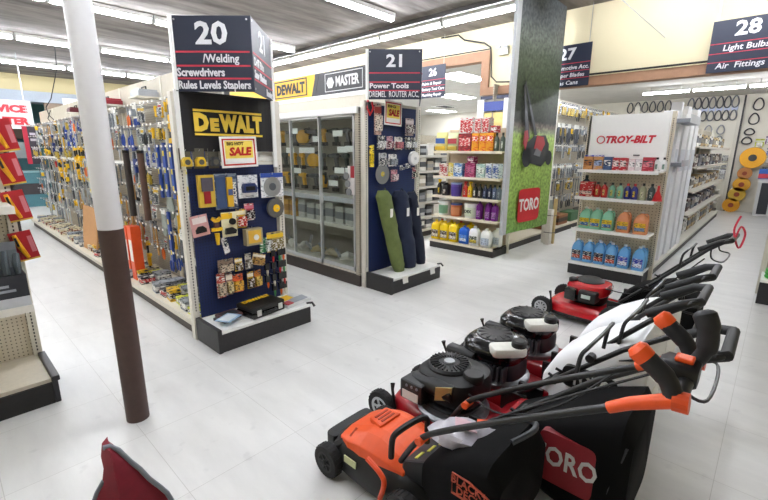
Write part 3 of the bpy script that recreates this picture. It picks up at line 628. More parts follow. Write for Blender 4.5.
for zz in (.64, .52, .40, .30):
    for xx in (2.06, 2.13, 2.2, 2.245):
        if (zz, xx) in ((.64, 2.06), (.30, 2.06)): continue
        c = ['#c22a2a', '#3f8a4d', '#e0672b', '#d9d3c3', '#2a2a2e'][k % 5]; cn = ['red', 'green', 'orange', 'white', 'grey'][k % 5]
        t = thing('router_bit', 'small %s tipped bit on a black clip, %s row, lower right of the navy board' % (cn, ['top', 'second', 'third', 'lowest'][[.64, .52, .40, .30].index(zz)]), 'bit', (xx, 3.47, zz), 0, 'small clipped bits')
        MB().bx(-.022, .022, -.05, -.03, -.03, .035).build('clip', GLOSSB, t); MB().tube([(0, -.045, -.03), (0, -.045, -.055), (0, -.045, -.09)], [.009, .012, .005], 0, 8).build('tip', mat(c, .4), t)
        MB().cyl((0, .018, .03), (0, -.04, .03), .003, n=5).build('peg_hook', STEEL, t); k += 1
# goods on the base deck of the first endcap
t = thing('tool_case', 'black hard tool case with yellow lettering lying on the endcap base', 'tool case', (1.86, 3.24, .18), .12)
MB().bx(-.17, .17, -.125, .125, 0, .05).build('lower_shell', GLOSSB, t, bevel=.012); MB().bx(-.17, .17, -.125, .125, .053, .10).build('lid', BLACK, t, bevel=.014)
q = MB(); q.tube([(-.06, -.125, .045), (-.055, -.155, .05), (.055, -.155, .05), (.06, -.125, .045)], .009, 0, 8); q.build('handle', BLACK, t)
for s in (-1, 1): MB().bx(s*.115-.02, s*.115+.02, -.135, -.122, .025, .075).build('latch', mat('#cfcfca', .4), t)
MB().bx(-.13, .13, .03, .1, .1, .104).build('badge', mat('#2b2a20', .4), t)
text('DEWALT', .07, YEL, t, (0, .065, .105), (0, 0, 0), 'lettering', .05, 1.0)
for i, (x, y, z, a, c1, c2, lb) in enumerate([(1.57, 3.30, .18, .25, '#4b4f57', '#8c3b40', 'dark booklet pack lying at the left end of the endcap base'), (1.585, 3.30, .203, .1, '#6d4a4a', '#2c2f36', 'second dark booklet pack stacked on the first'), (1.53, 3.2, .226, .5, '#9fc1de', '#dde8f0', 'pale blue leaflet lying on the stacked booklets')]):
    t = thing('booklet_pack' if i < 2 else 'leaflet', lb, 'pack' if i < 2 else 'leaflet', (x, y, z), a); 
    MB().bx(-.09, .09, -.07, .07, 0, .022 if i < 2 else .004).build('pack', mat(c1, .35), t); MB().bx(-.07, .07, -.05, .05, .022 if i < 2 else .004, .024 if i < 2 else .006).build('print', mat(c2, .4), t)
t = thing('saw_pack', 'flat white pack with yellow top lying at the right end of the endcap base', 'pack', (2.19, 3.25, .18), .15)
MB().bx(-.15, .15, -.12, .12, 0, .03).build('tray', mat('#cfd0cf', .35), t, bevel=.006); MB().bx(-.11, .04, 0, .11, .03, .034).build('label', YEL, t); MB().prism([(-.1, -.1), (.12, -.1), (.14, .0), (.02, .0), (-.1, -.03)], .03, .036, 'z').build('print', mat('#9aa0a8', .4), t); MB().bx(-.14, -.07, -.11, -.03, .03, .04).build('sticker', mat('#b8434a', .4), t)

# ---------------------------------------------------------------- endcap 21 goods
Y21 = 3.43
t = thing('spring_clamp', 'red and black clip hanging at the top left under sign 21', 'clip', (3.42, Y21, 2.05))
MB().tube([(-.03, -.03, .08), (-.045, -.04, .0), (-.01, -.04, -.07), (.04, -.04, .0), (.03, -.03, .07)], .012, 0, 8).build('jaw', mat('#c0202a', .4), t); MB().bx(-.05, -.01, -.055, -.02, -.01, .06).build('grip', BLACK, t); MB().cyl((0, .02, .06), (0, -.05, .06), .003, n=5).build('peg_hook', STEEL, t)
std('blade_pack', 'long pale pink blade pack at the left under sign 21', 3.535, 1.94, .11, .33, '#c9a59a', '#e0d2c5', '#a33b35', y=Y21)
std('bit_pack', 'pink and white pack hanging right of the sale card under sign 21', 4.09, 1.88, .15, .2, '#c4aeb0', '#5a4650', '#e5d8da', y=Y21)
for i, (x, z, w, h, c1, c2, lb) in enumerate([(3.59, 1.69, .13, .15, '#26282c', '#e6e6e4', 'black and white pack, first of the upper row'), (3.735, 1.69, .10, .15, '#b98a96', '#7c3c4a', 'pink pack, second of the upper row'), (3.89, 1.685, .14, .15, '#e1dedb', '#b56a72', 'white pack, third of the upper row'),
        (4.06, 1.69, .09, .14, '#24262a', '#e9e9e9', 'black and white pack, fourth of the upper row'), (4.17, 1.69, .09, .14, '#2a2a2e', '#d9dadd', 'black and grey pack, last of the upper row'), (3.62, 1.50, .13, .15, '#b9bcc0', '#4c5158', 'grey pack, first of the middle row'),
        (3.79, 1.49, .14, .14, '#e9e9e7', '#9da2a8', 'white pack, second of the middle row'), (3.82, 1.31, .11, .14, '#c98795', '#e6d2d5', 'pink pack beside the round saw blade'), (4.2, 1.33, .07, .14, '#8d3a4d', '#2e2a30', 'dark pink pack at the right edge'), (3.95, 1.40, .05, .06, '#e4e4e0', '#6b6f76', 'tiny white tag pack, left of the two'), (4.06, 1.42, .05, .06, '#e4e4e0', '#6b6f76', 'tiny white tag pack, right of the two')]):
    std('accessory_pack', lb + ' under sign 21', x, z, w, h, c1, c2, y=Y21)
std('warning_card', 'narrow yellow card at the left edge of the endcap under sign 21', 3.44, 1.54, .07, .24, '#f0d32c', '#d8b81c', None, 'card', y=Y21, d=.004)
hung('steel_disc', 'round steel saw blade with a yellow centre above the green bag', 'saw blade', 3.62, 1.335, .22, .22, [('blade', MB().lathe([(.012, 0), (.115, 0), (.115, -.004), (.012, -.004)], (0, -.035, 0), 0, 36, 'y'), mat('#8f9296', .35, .7)), ('centre_label', MB().lathe([(.001, 0), (.03, 0), (.03, -.003), (.001, -.003)], (0, -.039, 0), 0, 16, 'y'), mat('#cdbb4d', .5)), ('peg_hook', MB().cyl((0, .018, .0), (0, -.06, .0), .004, n=6), STEEL)], y=Y21)
hung('polishing_pad', 'round white polishing pad at the right under sign 21', 'pad', 4.17, 1.51, .17, .17, [('pad', MB().lathe([(.001, 0), (.085, 0), (.09, -.02), (.08, -.045), (.001, -.05)], (0, -.03, 0), 0, 24, 'y'), mat('#e9e9ea', .8)), ('hub', MB().lathe([(.001, 0), (.02, 0), (.02, -.006), (.001, -.006)], (0, -.08, 0), 0, 12, 'y'), mat('#c9cace', .5)), ('peg_hook', MB().cyl((0, .018, .0), (0, -.09, .0), .004, n=6), STEEL)], y=Y21)
def clothbag(name, label, p0, p1, r0, r1, c, strap):
    t = thing(name, label, 'bag', p0)
    d = Vector(p1)-Vector(p0); rings = []
    for k in range(15):
        u = k/14; c_ = d*u; rr = r1+(r0-r1)*(1-u); rr *= 1 if .04 < u < .95 else (.75 if u < .5 else .55)
        w = .012*sin(u*17)+.008*sin(u*31)
        rings.append([(c_.x+(rr+w*cos(3*a))*cos(a), c_.y+(rr*.72+w*sin(2*a))*sin(a), c_.z) for a in [2*pi*j/18 for j in range(18)]])
    MB().rings(rings).build('cloth', mat(c, .85, vary=.25, scale=14, bump=.2), t, smooth=True)
    e = d
    q = MB(); q.tube([(d.x, d.y, d.z-.03), (d.x+.02, d.y-.02, d.z+.03), (d.x+.05, d.y-.05, d.z-.05)], .008, 0, 6); q.build('drawstring', mat(strap, .7), t)
    tg = MB(); tg.bx(-.02, .025, -.004, 0, -.05, .05); tg.build('price_tag', PAPER, t, (d.x*.72-.01, d.y*.72-r0*.78, d.z*.74))
    return t
clothbag('cloth_bag', 'olive green long cloth bag leaning on the endcap under sign 21', (3.74, 3.22, .175), (3.56, 3.34, 1.15), .095, .11, '#6c7a45', '#4d5733')
clothbag('cloth_bag', 'navy blue long cloth bag standing right of the green one', (3.97, 3.25, .175), (3.86, 3.34, 1.13), .125, .12, '#1d2740', '#12182a')
clothbag('cloth_bag', 'dark navy cloth bag at the right end of the endcap under sign 21', (4.205, 3.25, .175), (4.10, 3.35, 1.1), .09, .085, '#171f33', '#12182a')
for i, x in enumerate((3.63, 4.16)):
    tag(MB().prism([(-.06, .02), (.06, .02), (.04, -.015), (.05, -.07), (-.04, -.07), (-.05, -.01)], -.006, 0, 'y').build('price_sticker', PAPER, None, (x, 3.028, .155), .0), 'white price sticker on the black base edge under the %s' % ('green bag' if i == 0 else 'dark navy bag'), 'sticker')
# ---------------------------------------------------------------- locked glass case, gondola 21 left face
t = thing('display_case', 'locked glass fronted display case of power tools with sliding doors and dark base', 'display case', (3.34, 3.5, 0))
CL = 3.1
q = MB(); q.bx(.0, .5, 0, CL, 0, .14); q.cyl((-.004, 1.35, .09), (.01, 1.35, .09), .022, n=12); q.build('base', mat('#3c342f', .6, vary=.2), t)
MB().bx(.02, .5, 0, CL, .14, .165).build('bottom_shelf', mat('#d5d0c2', .5), t)
MB().bx(.49, .56, 0, CL, .165, 2.07).build('back_panel', mat('#938c7f', .6), t)
MB().bx(.0, .5, .0, .06, .14, 2.06).build('end_panel', PEGB, t)
MB().bx(.0, .5, CL-.03, CL, .14, 2.06).build('end_panel', BEIGE, t)
MB().bx(-.03, .5, 0, CL, 2.0, 2.07).build('top_rail', mat('#e9e9e6', .4), t)
MB().bx(.12, .48, .07, CL-.04, 1.0, 1.02).build('shelf', mat('#dedbd2', .5), t); MB().bx(.115, .12, .07, CL-.04, .97, 1.03).build('price_rail', mat('#c9cad0', .4), t)
MB().bx(.12, .48, .07, CL-.04, .66, .68).build('shelf', mat('#dedbd2', .5), t); MB().bx(.115, .12, .07, CL-.04, .645, .685).build('price_rail', mat('#d9d5c8', .4), t)
for i in range(5):
    y0 = .1+.6*i; y1 = y0+.6; x = .0 if i % 2 else .022
    f = MB(); f.bx(x, x+.018, y0, y0+.022, .17, 2.0); f.bx(x, x+.018, y1-.0, y1+.02, .17, 2.0); f.bx(x, x+.018, y0, y1, .17, .215); f.bx(x, x+.018, y0, y1, 1.975, 2.0)
    d = f.build('sliding_door', ALU, t); MB().bx(x+.007, x+.011, y0+.02, y1, .21, 1.98).build('glass_pane', GLASS, d)
    MB().bx(x-.012, x, y1-.03, y1-.0, .95, 1.08).build('handle', ALU, d) if i % 2 == 0 else None
# pegs side panel between case and sign 21 post
def powerdrill(c1):
    m = MB(); m.tube([(-.09, -.06, -.03), (-.03, -.06, -.03), (.06, -.06, -.03), (.085, -.06, -.03)], [.022, .034, .034, .016], 0, 10)
    m.prism([(.0, -.05), (.05, -.05), (.065, -.17), (.025, -.17)], -.08, -.04, 'y', 0); m.bx(-.01, .085, -.09, -.03, -.22, -.17, 1); m.cyl((-.13, -.06, -.03), (-.09, -.06, -.03), .018, 1, 8, r1=.022); return m
def circsaw():
    m = MB(); m.lathe([(.001, 0), (.1, 0), (.1, -.05), (.001, -.06)], (0, -.03, -.1), 0, 16, 'y'); m.tube([(.03, -.06, .0), (.1, -.06, .02), (.13, -.06, -.06), (.09, -.06, -.12)], .02, 1, 8); m.bx(-.13, .13, -.13, -.03, -.19, -.18, 1); return m
PW = {}
def pw(k, c1):
    if (k, c1) not in PW: PW[(k, c1)] = (powerdrill(c1) if k == 'power_drill' else circsaw()).mesh(k, [mat(c1, .4), BLACK])
    return PW[(k, c1)]
rowz = [1.88, 1.56, 1.28]; rn = ['top', 'middle', 'lower']
for r, z in enumerate(rowz):
    for i in range(12):
        y = 3.68+.235*i
        yel = i >= 4 and (i+r) % 2 == 0 or i in (6,)
        if yel: kind, c, cw = ('power_drill' if (i+r) % 3 else 'circular_saw'), '#e5a91c', 'yellow'
        elif (i+r) % 3 == 0: kind, c, cw = 'power_drill', '#2f3b36', 'dark green'
        else: kind, c, cw = ('circular_saw' if (i*r) % 4 == 1 else 'power_drill'), '#55565a', 'grey'
        inst(pw(kind, c), kind, (3.80, y, z), -pi/2+rnd.uniform(-.4, .4), '%s %s, %s row in the glass case, %s from the sign 21 end' % (cw, kind.replace('_', ' '), rn[r], ORD[i]), kind.replace('_', ' '), 'power tools inside the glass case')
me = MB().bx(-.09, .09, -.003, 0, -.035, .035).mesh('price_card', PAPER)
for i, (y, z) in enumerate([(3.78, 1.62), (3.92, 1.61), (4.55, 1.60), (4.70, 1.60), (5.0, 1.6), (3.78, 1.36), (3.98, 1.36), (4.0, 1.80), (4.4, 1.74), (4.9, 1.85), (4.1, 1.2), (4.86, 1.33)]):
    inst(me, 'price_card', (3.47, y, z), -pi/2, 'white price card in the glass case, %s from the sign 21 end' % ORD[[3.78, 3.92, 4.55, 4.70, 5.0, 3.78, 3.98, 4.0, 4.4, 4.9, 4.1, 4.86].index(y) if i not in (5,) else 5], 'price card', 'price cards inside the glass case')
def goodsbox(w, d, h, c, c2, band=(.3, .7)):
    m = MB(); m.bx(-w/2, w/2, -d/2, d/2, 0, h, 0); m.bx(-w/2-.002, w/2+.002, -d/2-.002, d/2+.002, h*band[0], h*band[1], 1); return m
for i in range(13):
    y = 3.66+.2*i; yel = i > 6
    inst(goodsbox(.15, .2, .22 if i % 3 else .26, '#d99f2c' if yel else '#bdbcb6', '#8f5f14' if yel else '#6e7074').mesh('tool_carton', [mat('#d99f2c' if yel else '#bdbcb6', .5), mat('#b07818' if yel else '#7d7f83', .5)]), 'tool_carton', (3.62, y, .68), -pi/2,
         '%s carton on the glass case shelf, %s from the sign 21 end' % ('amber' if yel else 'silver grey', ORD[i]), 'carton', 'cartons on the inside shelf of the case')
for i in range(8):
    y = 3.72+.3*i
    c, cw = [('#c9c5bb', 'pale grey'), ('#e0ddd3', 'white'), ('#a89a78', 'tan'), ('#b5a067', 'ochre')][i % 4]
    m = MB(); m.tube([(-.1, 0, .05), (0, .02, .09), (.1, -.01, .06)], [.045, .055, .03], 0, 10); m.tube([(.08, 0, .06), (.13, .03, .14), (.17, .05, .2)], .02, 1, 6)
    inst(m.mesh('grinder', [mat(c, .4), mat('#8f9194', .4)]), 'grinder', (3.6, y, .17), rnd.uniform(0, 3), '%s hand tool on the glass case floor, %s from the sign 21 end' % (cw, ORD[i]), 'power tool', 'tools on the floor of the case')
t = thing('gear_pack', 'white and red carded pack of round parts hanging outside the case corner', 'pack', (3.30, 3.56, 1.27), -pi/2)
MB().bx(-.05, .06, -.03, -.025, -.16, .16).build('card', mat('#e6e2e0', .4), t)
q = MB(); [q.lathe([(.012, 0), (.04, 0), (.04, -.015), (.012, -.015)], (-.05+.02*k, -.045, .05-.09*k), 0, 14, 'y') for k in range(3)]; q.build('part_rings', mat('#9da0a4', .3, .6), t)
MB().bx(.0, .06, -.034, -.03, .03, .16).build('print', mat('#b3303a', .5), t); MB().cyl((.0, .04, .15), (0, -.05, .15), .003, n=5).build('peg_hook', STEEL, t)
# header sign over gondola 21
t = thing('brand_sign', 'long yellow and black brand sign board above the glass case', 'sign', (3.87, 3.6, 2.33))
MB().bx(0, .03, 1.32, 4.2, 0, .29).build('yellow_panel', mat('#f5bd1f', .45), t)
MB().bx(0, .03, 0, 1.32, 0, .29).build('black_panel', mat('#26262a', .45), t)
q = MB(); q.prism([(1.32, 0), (1.40, 0), (1.30, .29), (1.22, .29)], -.002, .028, 'x'); q.build('slanted_edge', mat('#26262a', .45), t)
MB().bx(-.02, .04, 0, 4.2, -.05, -.0).build('trim_rail', WHITE, t)
text('DEWALT', .19, mat('#1d1b18', .5), t, (-.004, 1.90, .148), FX, bold=.045, fit=(.7, .15))
q = MB(); [q.bx(-.004, 0, a, b, c, d) for a, b, c, d in ((1.5, 2.32, .255, .27), (1.5, 2.32, .03, .045), (1.5, 1.52, .03, .27), (2.30, 2.32, .03, .27))]; q.build('frame_line', mat('#1d1b18', .5), t)
text('MASTER', .17, mat('#d6d6d6', .4), t, (-.004, .66, .145), FX, bold=.035, xs=.72)
q = MB(); q.lathe([(.045, 0), (.075, 0), (.075, -.004), (.045, -.004)], (0, .99, .145), 0, 6, 'x'); [q.bx(-.004, 0, a, b, c, d) for a, b, c, d in ((.37, 1.1, .255, .263), (.37, 1.1, .035, .043), (.37, .378, .035, .263), (1.092, 1.1, .035, .263))]; q.build('frame_line', mat('#d6d6d6', .4), t)
tag(MB().bx(3.86, 3.89, 3.53, 7.8, 2.07, 2.28).build('header_panel', mat('#cdc7b7', .6)), 'plain cream panel between the glass case and the long brand sign', 'panel')

# ---------------------------------------------------------------- gondola 26: shelves of cleaners
DGRN = None
t = thing('endcap_shelving', 'cream endcap shelving unit of paint and cleaning supplies with dark base', 'shelving', (5.72, 3.04, 0))
XB = .46; W26 = 1.2
MB().bx(XB, XB+.02, 0, W26+.03, .1, 1.95).build('back_panel', mat('#c9b79f', .6), t)
q = MB(); q.bx(0, .03, .0, W26, .0, .135); q.bx(.03, XB, 0, .03, 0, .135); q.bx(.03, XB, W26-.03, W26, 0, .135); q.build('kick_plate', mat('#33302e', .6, vary=.25), t)
SZ = [.135, .55, .88, 1.2, 1.6]
for i, z in enumerate(SZ):
    q = MB(); q.bx(.0 if i == 0 else .07, XB, .0, W26+(.02 if i else 0), z-.02, z, 0); q.bx(-.008 if i == 0 else .062, .0 if i == 0 else .07, 0, W26+.02, z-.035, z+.004, 1)
    q.build('shelf' if i else 'base_deck', [mat('#ddd0b8', .5), mat('#e8dfcc', .45)], t)
for s in (0, W26):
    q = MB(); q.bx(XB-.02, XB+.03, s-.02, s+.02, 0, 1.95); q.build('upright', BEIGE, t)
def place26(o_thing): pass
X26 = 5.72+.10
def at26(y, z, dx=0.): return (X26+.075+dx, y, z)
def boxed(name, label, cat, loc, w, d, h, c, c2, rz=-pi/2, band=(.3, .75), group=None, bev=.004, extra=None):
    t = thing(name, label, cat, loc, rz, group)
    MB().bx(-w/2, w/2, -d/2, d/2, 0, h).build('box', pmat(c, contrast(c) if c2 == c else c2, 34, .45, .6), t, bevel=bev)
    MB().bx(-w*.42, w*.42, -d/2-.002, -d/2, h*band[0], h*band[1]).build('label', pmat(c2, contrast(c2), 50, .45, .56), t)
    if extra: text(extra, min(w*.24, h*.2), extra_c if False else PAPER if c2 not in ('#f2f2ee', '#e9e9e4') else BLACK, t, (0, -d/2-.003, h*(band[0]+band[1])/2), FY, 'lettering', .03)
    return t
def bottle(name, label, cat, loc, r, h, c, capc, labc, rz=-pi/2, oval=.7, group=None, spray=False, hz=.62):
    t = thing(name, label, cat, loc, rz, group)
    rg = [[(x, y*oval, z) for x, y, _ in sup(rr, rr, 0, 16, 2.6)] for rr, z in ((r*.9, 0), (r, .01), (r, h*hz), (r*.8, h*(hz+.1)), (r*.36, h*(hz+.2)), (r*.34, h*.86))]
    MB().rings(rg).build('body', mat(c, .3), t, smooth=True)
    q = MB(); q.cyl((0, 0, h*.85), (0, 0, h), r*.4, n=12)
    if spray: q.prism([(-r*.4, h*.92), (-r*.4, h*1.08), (r*.9, h*1.08), (r*.9, h*1.0), (r*.3, h*.92)], -.012, .012, 'y')
    q.build('cap', mat(capc, .4), t)
    lb = MB(); n = 7
    pts = [(r*1.02*sin(a), -r*1.02*oval*cos(a)) for a in [(-.95+1.9*k/(n-1)) for k in range(n)]]
    for k in range(n-1):
        (xa, ya), (xb, yb) = pts[k], pts[k+1]
        lb.add([(xa, ya, h*.16), (xb, yb, h*.16), (xb, yb, h*.52), (xa, ya, h*.52)], [(0, 1, 2, 3)])
    lb.build('label', pmat(labc, contrast(labc), 90, .5, .56), t)
    return t
def jug(name, label, cat, loc, w, d, h, c, capc, labc, rz, group=None, trans=0., lab2=None, word=None):
    sq = loc[1] > 2.5; h = h*1.08 if sq else h
    t = thing(name, label, cat, loc, rz, group)
    rg = [[(x, y, z) for x, y, _ in sup(w/2*s, d/2*s, 0, 20, e)] for s, z, e in (((.95, 0, 6), (1, .012, 6), (1, h*.68, 6), (.95, h*.76, 5), (.72, h*.86, 3), (.32, h*.9, 2.2), (.24, h*.91, 2), (.24, h*.94, 2)) if sq else ((.93, 0, 5), (1, .012, 5), (1, h*.55, 5), (.94, h*.66, 4), (.7, h*.80, 3), (.34, h*.885, 2.2), (.26, h*.9, 2), (.26, h*.94, 2)))]
    MB().rings(rg).build('body', mat(c, .22, vary=.05, trans=trans), t, smooth=True)
    MB().lathe([(.001, h*.93), (w*.15, h*.93), (w*.155, h*.99), (w*.14, h), (.001, h)], (0, 0, 0), 0, 14).build('cap', mat(capc, .4), t)
    MB().tube([(w*.15, 0, h*.88), (w*.33, 0, h*.9), (w*.44, 0, h*.8), (w*.46, 0, h*.62), (w*.44, 0, h*.5)], w*.055, 0, 8).build('handle', mat(c, .22, vary=.05, trans=trans), t, smooth=True)
    l = MB(); l.bx(-w*.4, w*.4, -d/2-.003, -d/2+.001, h*.13, h*.5, 0); 
    if lab2: l.bx(-w*.36, w*.36, -d/2-.005, -d/2-.003, h*.16, h*.30, 1)
    lo = l.build('label', [pmat(labc, contrast(labc), 60, .5, .58), pmat(lab2 or labc, contrast(lab2 or labc), 60, .5, .58)], t)
    if word: text(word, w*.2, PAPER, lo, (0, -d/2-.0055, h*.4), FY, 'lettering', .04)
    return t
# base deck jugs, left to right
for i, y in enumerate((4.17, 3.99, 3.81)): jug('jug', 'yellow jug, brown label, front of the cleaner shelves base, %s from the left' % ORD[i], 'jug', (X26-.01, y, .137), .165, .11, .30, '#f2cf1d', '#e8c414', '#4a3423', -pi/2, lab2='#efe6cc')
jug('jug', 'blue jug standing right of the three yellow jugs', 'jug', (X26-.01, 3.61, .137), .17, .11, .27, '#2c66c9', '#2456ad', '#5f93e0', -pi/2, lab2='#e9eef6')
jug('jug', 'white jug with dark label right of the blue jug', 'jug', (X26-.01, 3.42, .137), .17, .11, .28, '#eeeeec', '#e6e6e2', '#3c4a3a', -pi/2, lab2='#d7c23a')
jug('jug', 'white wide jug at the right end of the cleaner shelves base', 'jug', (X26-.01, 3.21, .137), .17, .12, .27, '#ecece9', '#f2f2ee', '#b9c6d6', -pi/2)
jug('jug', 'second white jug behind the right end of the cleaner shelves base', 'jug', (X26+.16, 3.12, .137), .15, .12, .27, '#ecece9', '#f2f2ee', '#c3cdd8', -pi/2)
for i in range(4): jug('jug', 'yellow jug, back row of the cleaner shelves base, %s from the left' % ORD[i], 'jug', (X26+.15, 4.17-.19*i, .137), .16, .11, .30, '#f2cf1d', '#e8c414' if i % 2 else '#c23a2a', '#4a3423', -pi/2)
# second shelf: tubs and purple jugs
def tub(name, label, loc, r, h, c, lid, labc, word=None):
    t = thing(name, label, 'tub', loc, -pi/2)
    MB().lathe([(r*.92, 0), (r, h*.85), (r, h*.92), (.001, h*.92)], (0, 0, 0), 0, 24).build('body', mat(c, .4), t, smooth=True)
    MB().lathe([(r*1.04, h*.88), (r*1.06, h*.94), (r*1.0, h), (.001, h)], (0, 0, 0), 0, 24).build('lid', mat(lid, .4), t, smooth=True)
    q = MB(); n = 8
    for k in range(n):
        a0 = -1.1+2.2*k/n; a1 = -1.1+2.2*(k+1)/n; f = lambda a, z: (r*(.95+.08*z/h)*1.01*sin(a), -r*(.95+.08*z/h)*1.01*cos(a), z)
        q.add([f(a0, h*.12), f(a1, h*.12), f(a1, h*.72), f(a0, h*.72)], [(0, 1, 2, 3)])
    l = q.build('label', mat(labc, .5), t)
    if word: text(word, r*.55, mat('#23362a', .5), l, (0, -r*1.06, h*.45), FY, 'lettering', .04)
    return t
tub('tub', 'white tub with green label on the shelf above the yellow jugs', (X26+.11, 4.1, .55), .105, .235, '#e9ece9', '#dfe4e4', '#7fae8d')
tub('tub', 'orange tub with blue lid on the second shelf of cleaners', (X26+.10, 3.86, .55), .095, .21, '#c8683a', '#3a4f8f', '#d9895a')
tub('tub', 'square white tub lettered DEX on the second shelf of cleaners', (X26+.12, 3.58, .55), .118, .235, '#eeeeea', '#f2f2ee', '#dfe7d3', 'DEX')
for i, (y, dx, h) in enumerate([(3.40, .02, .26), (3.31, .15, .26), (3.24, .02, .25), (3.13, .02, .25)]): jug('jug', 'purple jug on the second shelf of cleaners, %s from the left' % ORD[i], 'jug', (X26+.04+dx, y, .55), .085 if i != 1 else .11, .1, h, '#7b2a8f', '#6a2380', '#a86ab8', -pi/2)
# third shelf: bottles
bottle('spray_bottle', 'yellow and black spray bottle at the left of the third shelf', 'bottle', at26(4.2, .88), .04, .24, '#2a2a2a', '#f0cc20', '#e8c620', spray=True)
bottle('jar', 'black wide jar second on the third shelf', 'jar', at26(4.06, .88), .07, .21, '#1f1e22', '#27262a', '#57453a', oval=1, hz=.75)
tub('tub', 'purple tub on the third shelf of cleaners', at26(3.86, .88), .09, .22, '#5a3f9a', '#8f9fd0', '#473088')
bottle('spray_bottle', 'red bottle beside the yellow one on the third shelf', 'bottle', at26(3.69, .88), .045, .23, '#c22a22', '#b3221d', '#8d1d18', spray=True)
bottle('spray_bottle', 'bright yellow bottle on the third shelf', 'bottle', at26(3.60, .88), .04, .23, '#f1c81c', '#d9b016', '#c23a2a', spray=True)
for i, (y, c, lc, cw) in enumerate([(3.51, '#2a2928', '#d9d4cc', 'black'), (3.42, '#2d2c2b', '#d5d0c8', 'black'), (3.33, '#26304f', '#8894b3', 'navy'), (3.245, '#232c4b', '#d3d6de', 'navy'), (3.165, '#4a5878', '#b3bfd6', 'grey blue'), (3.09, '#6d7887', '#aab3bf', 'grey')]):
    bottle('bottle', '%s bottle with pale label on the third shelf, %s after the yellow one' % (cw, ORD[i]), 'bottle', at26(y, .88), .04, .22, c, '#15161a', lc)
# fourth shelf
for i, (y, w, h, c, c2, cw) in enumerate([(4.10, .17, .2, '#e3dcd6', '#b3323a', 'white and red'), (3.96, .09, .21, '#d9c24a', '#e9e2b8', 'yellow'), (3.82, .17, .21, '#5c86c2', '#dfe7ef', 'blue'), (3.60, .18, .22, '#8f2356', '#c0648c', 'magenta'), (3.41, .15, .21, '#a3c4c0', '#e6efe9', 'pale green'), (3.27, .1, .22, '#e2e6ee', '#3b5ba3', 'white and blue'), (3.15, .1, .22, '#d6dde6', '#33559c', 'white and navy')]):
    boxed('carton', '%s carton on the fourth shelf of cleaners, %s from the left' % (cw, ORD[i]), 'carton', at26(y, 1.2, .02), w, .14, h, c, c2)
boxed('carton', 'magenta carton stacked on top of the other magenta carton', 'carton', at26(3.60, 1.42, .02), .12, .12, .1, '#8f2356', '#e8d5dc')
# top shelf
def pouch(label, loc, w, h, c, c2, c3):
    t = thing('pouch', label, 'bag', loc, -pi/2)
    MB().rings([[(x, y, z) for x, y, _ in sup(w/2*a, .06*b, 0, 16, 3)] for a, b, z in ((.9, .8, 0), (1, 1, .03), (1, 1, h*.6), (1, .5, h*.85), (1, .12, h*.97), (1, .1, h))]).build('bag', mat(c, .4), t, smooth=True)
    MB().bx(-w*.4, w*.4, -.066, -.055, h*.4, h*.68).build('label', mat(c2, .5), t); MB().bx(-w*.45, w*.45, -.066, -.05, h*.06, h*.26).build('band', mat(c3, .5), t)
    return t
pouch('yellow and white bag at the left of the top shelf', at26(4.20, 1.6, .03), .22, .3, '#ded48a', '#3c62a8', '#cfa92a')
pouch('pale green and yellow bag second on the top shelf', at26(3.965, 1.6, .03), .2, .29, '#cdd6a8', '#b3414a', '#b59a3a')
boxed('carton', 'dark red carton on the top shelf under the red bags', 'carton', at26(3.72, 1.6, .02), .23, .14, .27, '#7a1d24', '#c9343c', extra=None)
for i, y in enumerate((3.53, 3.40, 3.28)): boxed('carton', 'orange and yellow carton on the top shelf, %s from the left' % ORD[i], 'carton', at26(y, 1.6, .02), .12, .14, .27, '#e8a01e', '#d9451f', band=(.55, .85))
for i, y in enumerate((3.19, 3.09)): bottle('bottle', 'dark bottle at the right end of the top shelf, %s' % ('left one' if i == 0 else 'right one'), 'bottle', at26(y, 1.6), .042, .27, '#4b574f', '#2a2f2c', '#c9cfc2')
boxed('carton', 'large red carton stacked on the dark red carton, top shelf', 'carton', at26(3.70, 1.873, .02), .25, .14, .23, '#d8d3d0', '#c4232d', band=(.1, .85))
boxed('carton', 'red and white carton stacked left of two on the orange cartons', 'carton', at26(3.5, 1.873, .02), .11, .14, .22, '#d2c9c6', '#bf2a33', band=(.15, .9))
boxed('carton', 'red and white carton stacked right of two on the orange cartons', 'carton', at26(3.37, 1.873, .02), .13, .14, .22, '#d2c9c6', '#bf2a33', band=(.05, .9))
boxed('carton', 'small red carton at the right of the red stack', 'carton', at26(3.23, 1.873, .02), .10, .13, .10, '#c22932', '#e6d8d2')
t = thing('display_header', 'tall white display stand with blue and yellow top behind the red cartons', 'display', (6.24, 3.14, 1.6), -pi/2)
MB().bx(-.62, -.5, 0, .1, 0, .80).build('side_wall', WHITE, t); MB().bx(-.16, -.04, 0, .1, 0, .80).build('side_wall', WHITE, t); MB().bx(-.62, -.04, .1, .12, 0, .76).build('back_wall', WHITE, t); MB().bx(-.5, -.16, .0, .02, .62, .76).build('blue_header', mat('#4b5aa0', .5), t); MB().bx(-.5, -.16, .02, .04, .36, .6).build('yellow_print', mat('#e6d48a', .5), t)
q = MB(); q.bx(-.58, -.36, .02, .08, .80, .85); q.bx(-.3, -.1, .02, .08, .80, .85); q.build('dark_top', mat('#3b3f56', .5), t)
t = thing('slat_panels', 'white upright panels standing at the right end of the top shelf', 'panel', (6.2, 3.12, 1.6), -pi/2)
for k in range(3): MB().bx(-.12+.1*k, -.03+.1*k, 0, .04, 0, .62-.03*k).build('slat', WHITE, t)

